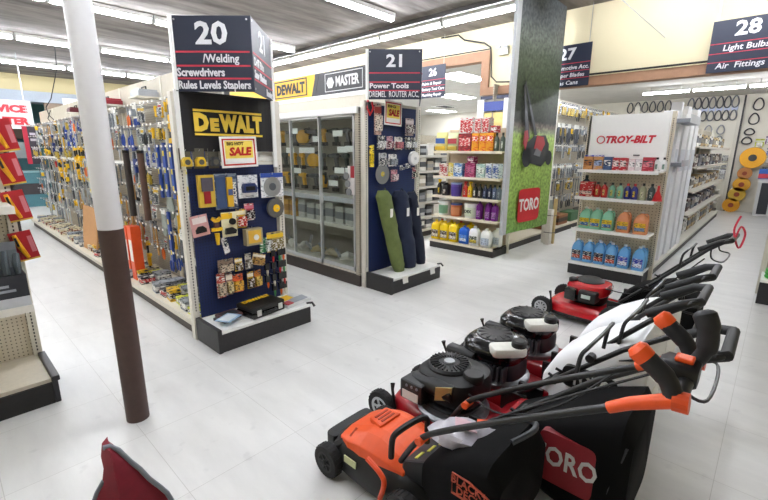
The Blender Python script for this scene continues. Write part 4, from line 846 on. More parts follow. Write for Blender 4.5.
# ---------------------------------------------------------------- side run beyond it (aisle 27): post, run base, hanging packs
t = thing('peg_run_shelving', 'long pegboard run under sign 27 crowded with hanging packs', 'shelving', (6.2, 3.06, 0))
MB().bx(.05, 9.05, .42, .44, .1, 2.62).build('back_panel', PEGX, t)
MB().bx(.05, 9.05, .05, .42, .1, .13).build('base_deck', mat('#cfc7b4', .5), t); MB().bx(.05, 9.05, .06, .08, 0, .1).build('kick_plate', mat('#33302e', .6), t)
q = MB(); q.bx(1.2, 1.27, -.13, -.06, 0, 2.62); q.build('corner_post', mat('#e8e5dc', .5), t)
t = thing('bundled_trim', 'bundle of white and wooden posts strapped upright beside the mower banner', 'post', (7.36, 2.84, 0))
MB().bx(-.1, .02, -.04, .05, 0, .62).build('white_board', mat('#e6e2da', .5), t); MB().bx(.05, .10, -.06, -.01, 0, .8).build('wooden_post', mat('#c9b27c', .6), t)
q = MB(); [q.tube([(-.11, -.07, z), (.11, -.07, z-.02), (.11, .06, z-.02), (-.11, .06, z)], .006, 0, 5, closed=True) for z in (.22, .52)]; q.build('strap', BLACK, t)
K27 = [('blister_pack', 'black carded'), ('work_gloves', 'black and grey'), ('small_pack', 'small dark'), ('tool_card', 'slim silver'), ('pliers', 'black handled'), ('wrench', 'dark grey'), ('pliers', 'black handled')]
N27 = ['highest', 'second', 'third', 'fourth', 'fifth', 'lowest']
for r, z in enumerate((2.52, 2.12, 1.74, 1.34, 1.02, .70)):
    x = 7.62
    kk = [K27[0], K27[1], K27[2], K27[3], K27[5], K27[4]][r]
    k2 = [K27[2], K27[2], K27[0], K27[6], K27[0], K27[5]][r]
    i = 0; x_end = 12.6 if r == 0 else 10.6 - .0*r
    while x < x_end:
        kind, word, cw, cols = TK[kk if rnd.random() < .55 else k2 if rnd.random() < .5 else rnd.choice(POOL)]
        if kind in ('spirit_level', 'hand_saw', 'hammer'): kind, word, cw, cols = TK[('pliers', 'black handled')]
        sc = 1.35 if r < 2 else 1.25
        o = inst(hmesh(kind, cols), kind, (x, 3.36, z), rnd.uniform(-.2, .2), '%s %s on the %s row of the run under sign 27' % (cw, word, N27[r]), word, '%s %ss, %s row of the run under sign 27' % (cw, word, N27[r]))
        o.scale = (sc, 1, sc); x += .115 if r < 4 else .15; i += 1
for i, (x, c, cw) in enumerate([(8.2, '#7d4a2a', 'brown'), (8.9, '#8b5a35', 'brown'), (9.6, '#3e6b46', 'green'), (10.4, '#5f5a55', 'grey')]):
    inst(goodsbox(.5, .25, .2, c, '#c9b89a').mesh('crate', [mat(c, .6), mat('#4a3a2c' if i < 2 else c, .6)]), 'crate', (x, 3.3, .13), 0, '%s crate on the base of the run under sign 27, %s from the post' % (cw, ORD[i]), 'crate', 'crates on the base of the run under sign 27')

# ---------------------------------------------------------------- tall printed banner
def bannermat():
    m = bpy.data.materials.new('printed_garden'); m.use_nodes = True; nt = m.node_tree; L = nt.links.new; b = nt.nodes['Principled BSDF']; b.inputs['Roughness'].default_value = .6
    tc = nt.nodes.new('ShaderNodeTexCoord'); sp = nt.nodes.new('ShaderNodeSeparateXYZ'); L(tc.outputs['Object'], sp.inputs[0])
    n = nt.nodes.new('ShaderNodeTexNoise'); n.inputs['Scale'].default_value = 9; n.inputs['Detail'].default_value = 8; n.inputs['Roughness'].default_value = .7; L(tc.outputs['Object'], n.inputs['Vector'])
    ad = nt.nodes.new('ShaderNodeMath'); ad.operation = 'MULTIPLY_ADD'; ad.inputs[1].default_value = .16; ad.inputs[2].default_value = -.08; L(n.outputs['Fac'], ad.inputs[0])
    s2 = nt.nodes.new('ShaderNodeMath'); s2.operation = 'ADD'; L(sp.outputs[2], s2.inputs[0]); L(ad.outputs[0], s2.inputs[1])
    mr = nt.nodes.new('ShaderNodeMapRange'); mr.inputs['From Max'].default_value = 3.15; L(s2.outputs[0], mr.inputs['Value'])
    cr = nt.nodes.new('ShaderNodeValToRGB'); e = cr.color_ramp.elements
    st = [(0, '#7fae55'), (.12, '#93b858'), (.30, '#9dc05c'), (.47, '#a9c868'), (.495, '#8f9b78'), (.52, '#6f665c'), (.545, '#262c22'), (.62, '#2f3a28'), (.74, '#44523a'), (.84, '#566150'), (.92, '#717a72'), (1, '#5d6468')]
    e[0].position, e[0].color = st[0][0], lin(st[0][1]); e[1].position, e[1].color = st[-1][0], lin(st[-1][1])
    for p, c in st[1:-1]: x = e.new(p); x.color = lin(c)
    L(mr.outputs[0], cr.inputs[0])
    n3 = nt.nodes.new('ShaderNodeTexNoise'); n3.inputs['Scale'].default_value = 20; n3.inputs['Detail'].default_value = 5; L(tc.outputs['Object'], n3.inputs['Vector'])
    r = nt.nodes.new('ShaderNodeMapRange'); r.inputs['From Min'].default_value = .33; r.inputs['From Max'].default_value = .67; r.inputs['To Min'].default_value = .6; r.inputs['To Max'].default_value = 1.35; L(n3.outputs['Fac'], r.inputs['Value'])
    sc = nt.nodes.new('ShaderNodeVectorMath'); sc.operation = 'SCALE'; L(cr.outputs[0], sc.inputs[0]); L(r.outputs[0], sc.inputs['Scale']); L(sc.outputs[0], b.inputs['Base Color'])
    return m
t = thing('hanging_banner', 'tall hanging banner printed with a mower on grass and a red logo square', 'banner', (5.99*.84, 3.0*.84, .5416), radians(-3)); t.scale = (.84, .84, .84)
q = MB(); n = 16
for i in range(n):
    xa, xb = 1.45*i/n, 1.45*(i+1)/n; f = lambda x: .015*sin(x*5)
    q.add([(xa, f(xa), 0), (xb, f(xb), 0), (xb, f(xb), 3.52), (xa, f(xa), 3.52), (xa, f(xa)+.006, 0), (xb, f(xb)+.006, 0), (xb, f(xb)+.006, 3.52), (xa, f(xa)+.006, 3.52)], [(0, 1, 2, 3), (7, 6, 5, 4)])
q.build('printed_sheet', bannermat(), t, smooth=True)
q = MB(); q.bx(-.12, -.005, -.02, .03, -.0, 3.52); q.build('edge_strip', mat('#c9cdd0', .35), t)
lg = MB().rings([[(x, -.022+yy, z) for x, z, _ in sup(.36, .27, 0, 24, 8, .67, .41)] for yy in (0, .004)]).build('logo', mat('#d3222f', .4), t)
text('TORO', .27, PAPER, lg, (.67, -.024, .41), FY, 'lettering', .03, .86)
q = MB(); q.prism([(.35, 1.05), (.55, .93), (1.05, .86), (1.3, 1.0), (1.28, 1.22), (1.12, 1.36), (.7, 1.34), (.45, 1.22)], -.024, -.02, 'y', 0); q.prism([(.42, 1.25), (.22, 2.05), (.26, 2.07), (.55, 1.3)], -.024, -.02, 'y', 0); q.prism([(.72, 1.34), (.25, 2.08), (.28, 2.12), (.8, 1.36)], -.024, -.02, 'y', 0); q.lathe([(.001, 0), (.12, 0), (.12, -.003), (.001, -.003)], (1.32, -.021, 1.0), 0, 18, 'y'); q.lathe([(.001, 0), (.16, 0), (.16, -.003), (.001, -.003)], (.5, -.021, 1.02), 0, 18, 'y')
q.prism([(.72, 1.15), (1.0, 1.1), (1.12, 1.22), (1.05, 1.33), (.8, 1.35)], -.028, -.024, 'y', 2); q.prism([(.33, 1.22), (.42, 1.12), (.5, 1.3), (.45, 1.42), (.35, 1.4)], -.028, -.024, 'y', 2); q.prism([(.72, 1.05), (.95, 1.02), (1.0, 1.1), (.8, 1.16)], -.03, -.026, 'y', 1)
q.v = [(x*.92, y, z+.16) for x, y, z in q.v]
q.build('printed_mower', [mat('#2c3138', .4), mat('#6d747c', .4), mat('#a8323a', .4)], t)

# ---------------------------------------------------------------- endcap with the white header panel and washer fluids
t = thing('endcap_shelving', 'endcap shelving with white logo header, bottles and blue jugs, black base', 'shelving', (5.74, 1.02, 0))
WT = .90; SZT = [.17, .62, 1.035, 1.38]
MB().bx(.36, .38, 0, WT+.03, .1, 1.42).build('back_panel', pegmat('#ddd3bd', '#9a8f7a', 1, 2, .04), t)
MB().bx(.33, .35, .03, WT+.03, 1.39, 2.06).build('header_panel', WHITE, t)
text('TROY-BILT', .125, mat('#cf2a3c', .45), t, (.328, WT/2-.02, 1.755), FX, 'lettering', .05, shear=.25, fit=(.56, .095))
q = MB(); q.tube([(.328, WT/2+.32+.045*cos(a), 1.755+.045*sin(a)) for a in [2*pi*k/20 for k in range(20)]], .007, 0, 6, closed=True); q.build('logo_ring', mat('#cf2a3c', .45), t)
q = MB(); q.bx(.322, .33, .3, .37, 1.555, 1.57); q.bx(.322, .33, .24, .31, 1.49, 1.505); q.build('shelf_clip', BLACK, t)
q = MB(); q.bx(0, .02, .02, WT-.0, 0, .14); q.bx(.02, .35, .02, .04, 0, .14); q.bx(.02, .35, WT-.02, WT, 0, .14); q.build('kick_plate', mat('#232325', .55, vary=.3), t)
for i, z in enumerate(SZT):
    q = MB(); q.bx(.0, .36, .02, WT, z-.022, z); q.bx(-.008, 0, .01, WT+.01, z-.035, z+.004); q.build('shelf' if i else 'base_deck', WHITE, t)
for s in (.0, WT+.03):
    q = MB(); q.bx(.33, .39, s-.02, s+.02, 0, 2.07, 0); z = .2
    while z < 2.0: q.bx(.326, .33, s-.004, s+.004, z, z+.014, 1); z += .0254
    q.build('upright', [mat('#d6cdb8', .5), DARK], t)
for i, y in enumerate((1.80, 1.67, 1.525)): jug('jug', 'green jug with yellow label below the white header, %s from the left' % ORD[i], 'jug', (5.87, y, .62), .145, .13, .275, '#8fd3b4', '#dfe6e2', '#e3c51e', -pi/2, trans=.0, lab2='#3f6fa8')
for i, y in enumerate((1.345, 1.155)): jug('jug', 'orange jug with yellow label on the middle shelf, %s of two' % ('left' if i == 0 else 'right'), 'jug', (5.87, y, .62), .155, .13, .275, '#f0a272', '#e6ded6', '#eeb91c', -pi/2, trans=.0, lab2='#7c93b8')
for i, y in enumerate((1.85, 1.71, 1.57, 1.43, 1.285, 1.12)): jug('jug', 'blue washer fluid jug, front row on the base, %s from the left' % ORD[i], 'jug', (5.85, y, .17), .135, .12, .30, '#6fb3ec' , '#e4ebf2', '#23243a' if i < 4 else '#2f3fb0', -pi/2, trans=.0, lab2='#b8462e' if i < 4 else '#dfe4f2')
for i, y in enumerate((1.63, 1.50, 1.12)): jug('jug', 'blue washer fluid jug, back row on the base, %s from the left' % ORD[i], 'jug', (6.01, y, .17), .125, .12, .285, '#6fb3ec', '#e4ebf2', '#23243a', -pi/2, trans=.0)
XT = 5.84
bottle('bottle', 'small dark teal bottle behind the left end of the third shelf', 'bottle', (5.98, 1.88, 1.04), .05, .26, '#2a4450', '#1c2d36', '#3b5866')
boxed('carton', 'wide red carton at the left of the third shelf under the white header', 'carton', (XT, 1.81, 1.037), .16, .12, .19, '#bd1f25', '#e6c7b8', band=(.15, .4))
for i, (y, c, cap, lb, cw) in enumerate([(1.69, '#c9302b', '#2a2a2a', '#e9c46a', 'red'), (1.61, '#c9302b', '#2a2a2a', '#e9c46a', 'red'), (1.52, '#7fb59a', '#2a2a2a', '#d9d060', 'green'), (1.43, '#8fc0a4', '#2a2a2a', '#e0d86a', 'green'), (1.345, '#2b2f86', '#c8342c', '#e3c02c', 'dark blue'), (1.27, '#2b2f86', '#c8342c', '#e3c02c', 'dark blue'), (1.18, '#a9ab8c', '#3a3a36', '#d9d7b8', 'olive grey'), (1.09, '#3a4748', '#1d2526', '#55686a', 'dark grey')]):
    bottle('bottle', '%s bottle on the third shelf under the white header, %s from the left' % (cw, ORD[i]), 'bottle', (XT, y, 1.037), .038, .19 if i < 6 else .2, c, cap, lb)
t = thing('funnel', 'red funnel standing at the right end of the third shelf', 'funnel', (XT, 1.025, 1.037))
MB().lathe([(.045, 0), (.05, .02), (.04, .06), (.015, .12), (.012, .18), (.008, .18), (.001, .17)], (0, 0, 0), 0, 16).build('cone', mat('#cf2026', .35), t, smooth=True); MB().lathe([(.052, 0), (.056, .008), (.05, .016)], (0, 0, 0), 0, 16).build('rim', mat('#cf2026', .35), t)
for i, (y, w, h, c, c2, cw) in enumerate([(1.83, .11, .16, '#d69a5c', '#b5733a', 'tan'), (1.71, .11, .16, '#d09356', '#9fb0d0', 'tan and blue'), (1.60, .09, .16, '#3c5580', '#24365a', 'dark blue'), (1.505, .075, .15, '#bd2430', '#e6d3cf', 'red'), (1.425, .075, .15, '#bd2430', '#e6d3cf', 'red'), (1.33, .07, .14, '#d9c3c6', '#e9e2e2', 'pale pink'), (1.255, .07, .14, '#d6ccd0', '#efeaea', 'pale pink'), (1.16, .12, .16, '#b02239', '#d87a86', 'crimson')]):
    boxed('carton', '%s carton on the top shelf below the white header, %s from the left' % (cw, ORD[i]), 'carton', (XT, y, 1.382), w, .1, h, c, c2)
MBx = boxed('carton', 'flat blue lid box lying across the two tan cartons', 'box', (XT, 1.77, 1.543), .21, .09, .018, '#3446c0', '#3446c0')
for i, y in enumerate((1.08, 1.01)): bottle('bottle', 'white bottle with black cap at the right of the top shelf, %s one' % ('left' if i == 0 else 'right'), 'bottle', (XT, y, 1.382), .033, .16, '#e4e6e4', '#1b1b1d', '#7d9a8a')
# right face of that run: white packages then wire shelves
t = thing('aisle_run_shelving', 'long shelving run behind the white header, facing the right aisle', 'shelving', (6.16, 1.05, 0))
MB().bx(0, 7.6, .40, .42, .1, 2.1).build('back_panel', PEGX, t); MB().bx(0, 7.6, -.02, .40, .1, .14).build('base_deck', mat('#d8d4c8', .5), t); MB().bx(0, 7.6, .0, .02, 0, .1).build('kick_plate', mat('#4a4540', .6), t)
for z in (.55, .95, 1.35, 1.7): 
    q = MB(); q.bx(2.6, 7.6, -.0, .4, z-.02, z); q.bx(2.6, 7.6, -.01, 0, z-.035, z+.004); q.build('shelf', mat('#cfcabd', .5), t)
for k in range(5):
    q = MB(); q.bx(1.9*k-.02, 1.9*k+.02, .36, .41, 0, 2.15); q.build('upright', BEIGE, t)
for i in range(10):
    x = 6.30+.24*i
    t = thing('blind_package', 'long white packaged blind upright behind the white header, %s from the front' % ORD[i], 'package', (x, 1.12+.02*(i % 2), .14), rnd.uniform(-.1, .1), 'white packaged blinds')
    MB().bx(-.09, .09, -.06, .06, 0, 1.85+.12*(i % 3)).build('package', mat('#f2f3f5', .35, vary=.03), t, bevel=.01); MB().bx(-.07, .07, -.064, -.06, 1.2, 1.5).build('label', mat('#d5d9df', .4), t)
t = thing('display_bin', 'grey clip shelf of small parts halfway up the white packages', 'shelf', (6.9, 1.04, 1.42)); MB().bx(-.25, .25, -.08, .04, 0, .05).build('tray', mat('#7a7d84', .4), t); MB().bx(-.25, .25, -.085, -.08, 0, .08).build('lip', mat('#a9acb2', .4), t)
t = thing('display_bin', 'grey clip shelf of film rolls near the top of the white packages', 'shelf', (6.9, 1.0, 1.96)); MB().bx(-.4, .4, -.08, .08, 0, .05).build('tray', mat('#8a8e95', .4), t); MB().bx(-.4, .4, -.085, -.08, 0, .1).build('lip', mat('#c9ccd0', .4), t)
pal = [('#c9b48a', 'tan'), ('#7d828a', 'grey'), ('#e3e2dc', 'white'), ('#2f3a55', 'navy'), ('#b59a6a', 'ochre'), ('#5a4038', 'brown')]
for r, z in enumerate((.142, .552, .952, 1.352, 1.702)):
    for i in range(9):
        c, cw = pal[(i*2+r*3) % 6]
        inst(goodsbox(.4, .2, .22 if r else .26, c, '#e9e6dd').mesh('carton', [pmat(c, contrast(c), 14, .5, .58), pmat(['#8a8578', '#e9e6dd', '#6b6d74'][(i+r) % 3], '#4a4a4c', 30, .5, .56)]), 'carton', (8.95+.56*i, 1.26, z), 0, '%s carton on the %s shelf of the run behind the header, %s along' % (cw, ['base', 'second', 'third', 'fourth', 'top'][r], ORD[i]), 'carton', 'cartons along the right aisle run')
t = thing('spray_bottle', 'green bottle with black cap on top of the shelving behind the white packages', 'bottle', (8.6, 1.2, 1.94)); MB().lathe([(.06, 0), (.06, .14), (.03, .19)], (0, 0, 0), 0, 14).build('body', mat('#9fc43a', .35), t); MB().lathe([(.045, .185), (.045, .29), (.001, .29)], (0, 0, 0), 0, 12).build('cap', BLACK, t)

# ---------------------------------------------------------------- run at the right edge
t = thing('endcap_shelving', 'pale endcap at the right edge of the aisle with black base', 'shelving', (5.95, -.02, 0))
q = MB(); q.bx(0, .02, -.95, 0, 0, .24); q.bx(.02, .45, -.02, 0, 0, .24); q.build('kick_plate', mat('#232325', .55, vary=.3), t); MB().bx(0, .45, -.95, 0, .24, .27).build('base_deck', WHITE, t)
MB().bx(.45, .47, -.95, 0, .2, 1.9).build('back_panel', PEGB, t); MB().bx(.43, .49, -.03, .02, 0, 1.95).build('upright', BEIGE, t)
t = thing('aisle_run_shelving', 'long shelving run along the right edge of the picture', 'shelving', (6.45, -.03, 0))
MB().bx(0, 8.4, -.42, -.40, .1, 2.0).build('back_panel', PEGX, t); MB().bx(0, 8.4, -.4, 0, .1, .14).build('base_deck', mat('#d8d4c8', .5), t); MB().bx(0, 8.4, -.03, -.01, 0, .1).build('kick_plate', mat('#4a4540', .6), t)
for z in (.6, 1.0, 1.4):
    MB().bx(0, 8.4, -.4, 0, z-.02, z).build('shelf', mat('#cfcabd', .5), t)
t = thing('hose_coil', 'bright green coil on the base of the right edge endcap', 'hose', (6.1, -.2, .27))
for k in range(3): MB().tube([(.14*cos(a), .14*sin(a), .02+.035*k) for a in [2*pi*j/24 for j in range(24)]], .018, 0, 8, closed=True).build('loop', mat('#3fae3f', .4), t, smooth=True)
for r, z in enumerate((.142, .602, 1.002, 1.402)):
    for i in range(12):
        c, cw = [('#d9d9d4', 'white'), ('#3b5ba3', 'blue'), ('#2b2d33', 'black'), ('#8a9098', 'grey'), ('#c23a3a', 'red')][(i+2*r) % 5]
        inst(goodsbox(.36, .2, .28, c, '#f0efe9').mesh('carton', [pmat(c, contrast(c), 14, .5, .58), pmat('#e9e8e2', '#5a5d64', 30, .5, .56)]), 'carton', (6.75+.62*i, -.16, z), 0, '%s carton on the %s shelf of the run at the right edge, %s along' % (cw, ['base', 'second', 'third', 'top'][r], ORD[i]), 'carton', 'cartons along the right edge run')
# ---------------------------------------------------------------- hung aisle signs
def flatsign(label, y0, y1, z0, z1, lines, x=6.28):
    w = y1-y0; h = z1-z0
    t = thing('aisle_sign', label, 'sign', (x, y1, z0), -pi/2)
    MB().bx(0, w, 0, .012, 0, h).build('sign_panel', SIGNN, t)
    q = MB()
    for z in (.55, .36, .19): q.bx(.0, w, -.003, 0, h*z, h*z+.008)
    q.build('stripe', REDLINE, t)
    [MB().cyl((xx, .006, h), (xx, .006, 3.5-z0), .004, n=5).build('hanging_wire', STEEL, t) for xx in (.04, w-.04)]
    for s, sz, xx, z, al, xs in lines: text(s, sz, LET, t, (xx*w, -.002, z*h), FY, 'lettering', .03 if sz > .1 else .015, xs, align=al, shear=.1 if sz < .1 else 0)
flatsign('hanging dark sign for aisle 26 left of the wooden opening', 4.44, 4.99, 2.51, 3.04, [('26', .17, .52, .78, 'CENTER', 1.), ('Paints & Repair', .068, .1, .45, 'LEFT', 1.), ('Battery Tool Care', .068, .1, .275, 'LEFT', .95), ('Plumbing Repair', .068, .1, .1, 'LEFT', .95)])
flatsign('hanging dark sign for aisle 27 right of the mower banner', 2.1, 2.64, 2.48, 3.02, [('27', .2, .42, .77, 'CENTER', 1.1), ('Automotive Acc.', .075, .02, .45, 'LEFT', 1.0), ('Wiper Blades', .075, .12, .27, 'LEFT', 1.), ('Gas Cans', .075, .16, .09, 'LEFT', 1.1)])
flatsign('hanging dark sign for aisle 28 reading Light Bulbs at the upper right corner', .28, .82, 2.48, 3.02, [('28', .2, .58, .8, 'CENTER', 1.1), ('Light Bulbs', .085, .95, .46, 'RIGHT', 1.05), ('Air  Fittings', .085, .93, .12, 'RIGHT', 1.05)])
# cables and fittings on the fascia
tag(MB().tube([(6.35, 4.6, 3.47), (6.34, 4.25, 3.46), (6.33, 4.2, 3.42), (6.33, 4.12, 3.36), (6.34, 3.75, 3.26), (6.34, 3.64, 3.18), (6.34, 3.62, 3.05), (6.34, 3.6, 2.75), (6.34, 3.5, 2.66), (6.34, 3.0, 2.62), (6.34, -.5, 2.62)], .012, n=6).build('cable', BLACK), 'black cable dropping from the ceiling around the wooden opening corner', 'cable')
tag(MB().tube([(6.34, 3.64, 3.16), (6.34, 4.2, 3.165), (6.34, 5.0, 3.17), (6.34, 7.5, 3.17)], .01, n=6).build('cable', BLACK), 'black cable running along the top of the wooden opening', 'cable')
t = thing('emergency_light', 'small twin headed emergency light on the cream fascia beside the mower banner', 'light', (6.39, 3.42, 3.12))
MB().bx(-.05, 0, -.07, .07, -.07, .05).build('case', mat('#d6d4cc', .5), t)
for s in (-1, 1): MB().lathe([(.015, .0), (.04, -.06), (.001, -.055)], (-.04, s*.06, .05), 0, 12, 'x').build('lamp_head', mat('#8a8d90', .4), t)
tag(MB().tube([(6.0, 1.85, 3.5), (6.2, 1.55, 3.2), (6.36, 1.29, 2.95)], .006, n=5).build('hanging_wire', STEEL), 'thin straight wire slanting across the cream fascia above aisle 28', 'wire')

# ---------------------------------------------------------------- annex wall at the end of the aisles
XW = 15.29
def belt(label, y, z, h, w, c, group):
    t = thing('belt', label, 'belt', (XW-.06, y, z), 0, group)
    pts = [(0, w/2*cos(a)*(1-.25*sin(a)), h/2*sin(a)) for a in [2*pi*k/20 for k in range(20)]]
    MB().tube(pts, .018, 0, 6, closed=True).build('loop', mat(c, .6), t); MB().cyl((.072, 0, h/2-.02), (-.03, 0, h/2-.02), .008, n=5).build('peg_hook', STEEL, t)
for i in range(7):
    for r, z in ((0, 2.95), (1, 2.60)):
        belt('black drive belt, %s from the left in the %s row on the far annex wall' % (ORD[i], ['upper', 'lower'][r]), 2.2-.165*i, z, .30 if r == 0 else .26, .14, '#4a4b50' if i % 3 else '#6b6e76', 'drive belts on the far wall')
for i in range(6): belt('dark drive belt, %s from the left of the group above the white header' % ORD[i], 3.75-.2*i, 2.93, .30, .15, '#44454b', 'drive belts above the white header')
for i, (y, z) in enumerate([(1.70, 2.22), (1.42, 2.22), (1.70, 1.93), (1.42, 1.93)]): belt('small grey belt, %s of the four below the belt rows' % ['upper left', 'upper right', 'lower left', 'lower right'][i], y, z, .24, .16, '#8a8d92', 'small belts on the far wall')
for i, (y, z, h) in enumerate([(.72, 2.85, .30), (.76, 2.48, .28), (.8, 2.15, .16), (.82, 1.92, .18)]): belt('dark belt right of the wall post, %s from the top' % ORD[i], y, z, h, .2, '#3a3b40', 'belts right of the wall post')
me = MB().bx(-.07, .07, -.02, 0, -.05, .05).mesh('belt_tag', mat('#c9d2ea', .5))
for i in range(7): inst(me, 'belt_tag', (XW+.008, 2.2-.165*i, 2.775), -pi/2, 'pale blue tag between the belt rows, %s from the left' % ORD[i], 'tag', 'tags between the belts')
t = thing('divider_post', 'dark edged upright post dividing the far annex wall', 'post', (XW-.06, 1.08, 0)); MB().bx(-.03, .06, -.05, .03, 0, 3.1).build('post', mat('#ccc8bb', .5), t); MB().bx(-.04, .06, -.085, -.05, 0, 3.1).build('dark_edge', mat('#2b2a2c', .5), t)
SP = [('#8e9298', '#d9d9d6', 'grey'), ('#3a3d44', '#c5c5c0', 'dark'), ('#c9c9c4', '#6b6f76', 'white'), ('#2b355c', '#d9dbe3', 'navy')]
for r, z in enumerate((1.50, 1.32, 1.14, .98)):
    for i in range(9):
        if r >= 2 and i > 6 and False: continue
        c = SP[(3 if (r > 1 and 1 < i < 6) else (i*2+r) % 3)]
        kind = 'small_pack'
        o = inst(hmesh(kind, (c[0], c[1], '#e6e6e0', SV)), kind, (XW+.008, 2.45-.155*i, z), -pi/2, '%s small pack, %s from the left, %s pack row on the far annex wall' % (c[2], ORD[i], ['top', 'second', 'third', 'lowest'][r]), 'pack', 'small packs on the far annex wall'); o.scale = (1.7, 1.5, 1.15)
t = thing('storage_shelf', 'low white shelf of boxes against the far annex wall', 'shelving', (14.9, 1.9, 0))
for z in (.25, .6): MB().bx(-.2, .38, -.7, .75, z-.025, z).build('shelf', mat('#e0ddd5', .5), t)
[MB().bx(.3, .38, a, a+.04, 0, .85).build('bracket', BEIGE, t) for a in (-.7, .71)]; MB().bx(-.2, .38, -.7, .75, 0, .06).build('base', mat('#6b675f', .6), t)
for i, (y, z, c, cw) in enumerate([(2.4, .6, '#d9d6cd', 'pale'), (2.0, .6, '#e3e1dc', 'white'), (1.5, .6, '#3b4b86', 'blue'), (2.35, .25, '#4a4e56', 'dark grey'), (1.95, .25, '#3c3f46', 'charcoal'), (1.5, .25, '#8f9399', 'grey')]):
    inst(goodsbox(.32, .3, .25, c, '#b9b9b4').mesh('carton', [mat(c, .5), mat('#a9aaa8' if i % 2 else c, .5)]), 'carton', (14.95, y, z), -pi/2, '%s carton on the %s level of the low shelf at the far annex wall' % (cw, 'upper' if z > .5 else 'lower'), 'carton')
for i, (y, z, r, c, cw) in enumerate([(.62, 1.47, .27, '#e6a516', 'orange'), (.72, 1.06, .16, '#b0743a', 'brown and white'), (.74, .76, .19, '#d39a24', 'amber'), (.80, .49, .19, '#c9a53a', 'yellow and white'), (.88, .19, .19, '#d9981c', 'dark orange')]):
    t = thing('cord_reel', 'round %s cord reel, %s from the top right of the wall post' % (cw, ORD[i]), 'reel', (XW-.2, y, z), 0, 'cord reels on the far wall')
    MB().lathe([(r*.3, 0), (r, .0), (r*1.02, -.05), (r, -.1), (r*.3, -.1)], (.03, 0, 0), 0, 26, 'x').build('coil', mat(c, .5), t, smooth=True); MB().lathe([(.001, -.12), (r*.33, -.12), (r*.33, .02), (.001, .02)], (.03, 0, 0), 0, 16, 'x').build('hub', mat('#8a3a22' if i else '#3b3a36', .5), t)
    MB().cyl((.2, 0, 0), (.0, 0, 0), .015, n=6).build('peg_hook', STEEL, t)
for i, (y, z, c, cw) in enumerate([(.35, 1.85, '#6a3f7d', 'purple'), (.55, 1.78, '#c7cf3e', 'lime'), (.28, 1.55, '#3b4fa0', 'blue'), (.3, 1.3, '#e0dfda', 'white'), (.3, 1.05, '#4a4d55', 'grey')]):
    o = inst(hmesh('small_pack', (c, '#e6e6e0', '#d9d9d4', SV)), 'small_pack', (XW+.008, y, z+.15), -pi/2, '%s pack on the far annex wall beside the cord reels' % cw, 'pack'); o.scale = (2.4, 1.5, 1.6)
t = thing('display_stand', 'blue and white display box by the far end of the right edge run', 'display', (14.7, .22, 0), -pi/2); MB().bx(-.2, .2, -.15, .15, .95, 1.2).build('blue_box', mat('#3565b5', .5), t, bevel=.01); MB().bx(-.2, .2, -.155, -.15, .97, 1.08).build('red_strip', mat('#c23a4a', .5), t); MB().bx(-.17, .17, -.12, .12, 0, .95).build('stand', mat('#d6d6d4', .5), t); MB().bx(-.1, .1, -.128, -.12, .05, .85).build('dark_panel', mat('#3a3c42', .5), t)

# annex shelving seen between sign 21 and the cleaner endcap
t = thing('aisle_run_shelving', 'pale shelving of small dim packs left of the cleaner endcap', 'shelving', (5.95, 5.25, 0))
MB().bx(0, 1.7, 0, .02, .1, 1.9).build('back_panel', PEGX, t); MB().bx(0, 1.7, -.42, 0, .1, .14).build('base_deck', BEIGE, t); MB().bx(0, 1.7, -.40, -.38, 0, .1).build('kick_plate', mat('#33302e', .6), t)
for z in (.38, .66, .95, 1.24, 1.52):
    q = MB(); q.bx(0, 1.7, -.40, 0, z-.02, z); q.bx(0, 1.7, -.41, -.4, z-.04, z+.004); q.build('shelf', mat('#cfcfca', .5), t)
for k in (0, 1.7): MB().bx(k-.02, k+.02, -.02, .03, 0, 1.95).build('upright', BEIGE, t)
for r, z in enumerate((.142, .382, .662, .952, 1.242, 1.522)):
    for i in range(7):
        c, cw = [('#c6c9cb', 'silver'), ('#e6e6e2', 'white'), ('#6d747c', 'slate'), ('#33363c', 'black'), ('#b9b4a8', 'beige')][(i*3+r*2) % 5]
        inst(goodsbox(.17, .2, .17+.03*((i+r) % 3), c, '#e9e9e4').mesh('carton', [mat(c, .45), mat(['#9ba0a6', '#e9e9e4', '#4a4f57'][(i+r) % 3], .45)]), 'carton', (6.1+.23*i, 5.0, z), 0, '%s carton on the %s shelf left of the cleaner endcap, %s along' % (cw, ['base', 'second', 'third', 'fourth', 'fifth', 'top'][r], ORD[i]), 'carton', 'cartons left of the cleaner endcap')
t = thing('storage_shelf', 'dark wooden shelf unit on the far annex wall above the red cartons', 'shelving', (14.9, 6.2, 0)); MB().bx(.2, .38, -1.2, 1.6, 1.0, 2.6).build('back_panel', mat('#8a765f', .6), t)
for z in (1.6, 2.1, 2.56): MB().bx(-.1, .38, -1.2, 1.6, z-.04, z).build('shelf', mat('#77644f', .6), t)
for i in range(6):
    c = ['#3b3a3f', '#b9a78a', '#8a3a36', '#d6d2c8', '#4a556b', '#6d5a48'][i]; cw = ['charcoal', 'tan', 'brick red', 'cream', 'blue grey', 'brown'][i]
    inst(goodsbox(.3, .2, .32, c, c).mesh('carton', [mat(c, .5), mat(c, .5)]), 'carton', (14.95, 5.3+.38*i, 2.1), -pi/2, '%s carton on the dark wooden shelf unit of the far annex wall' % cw, 'carton')

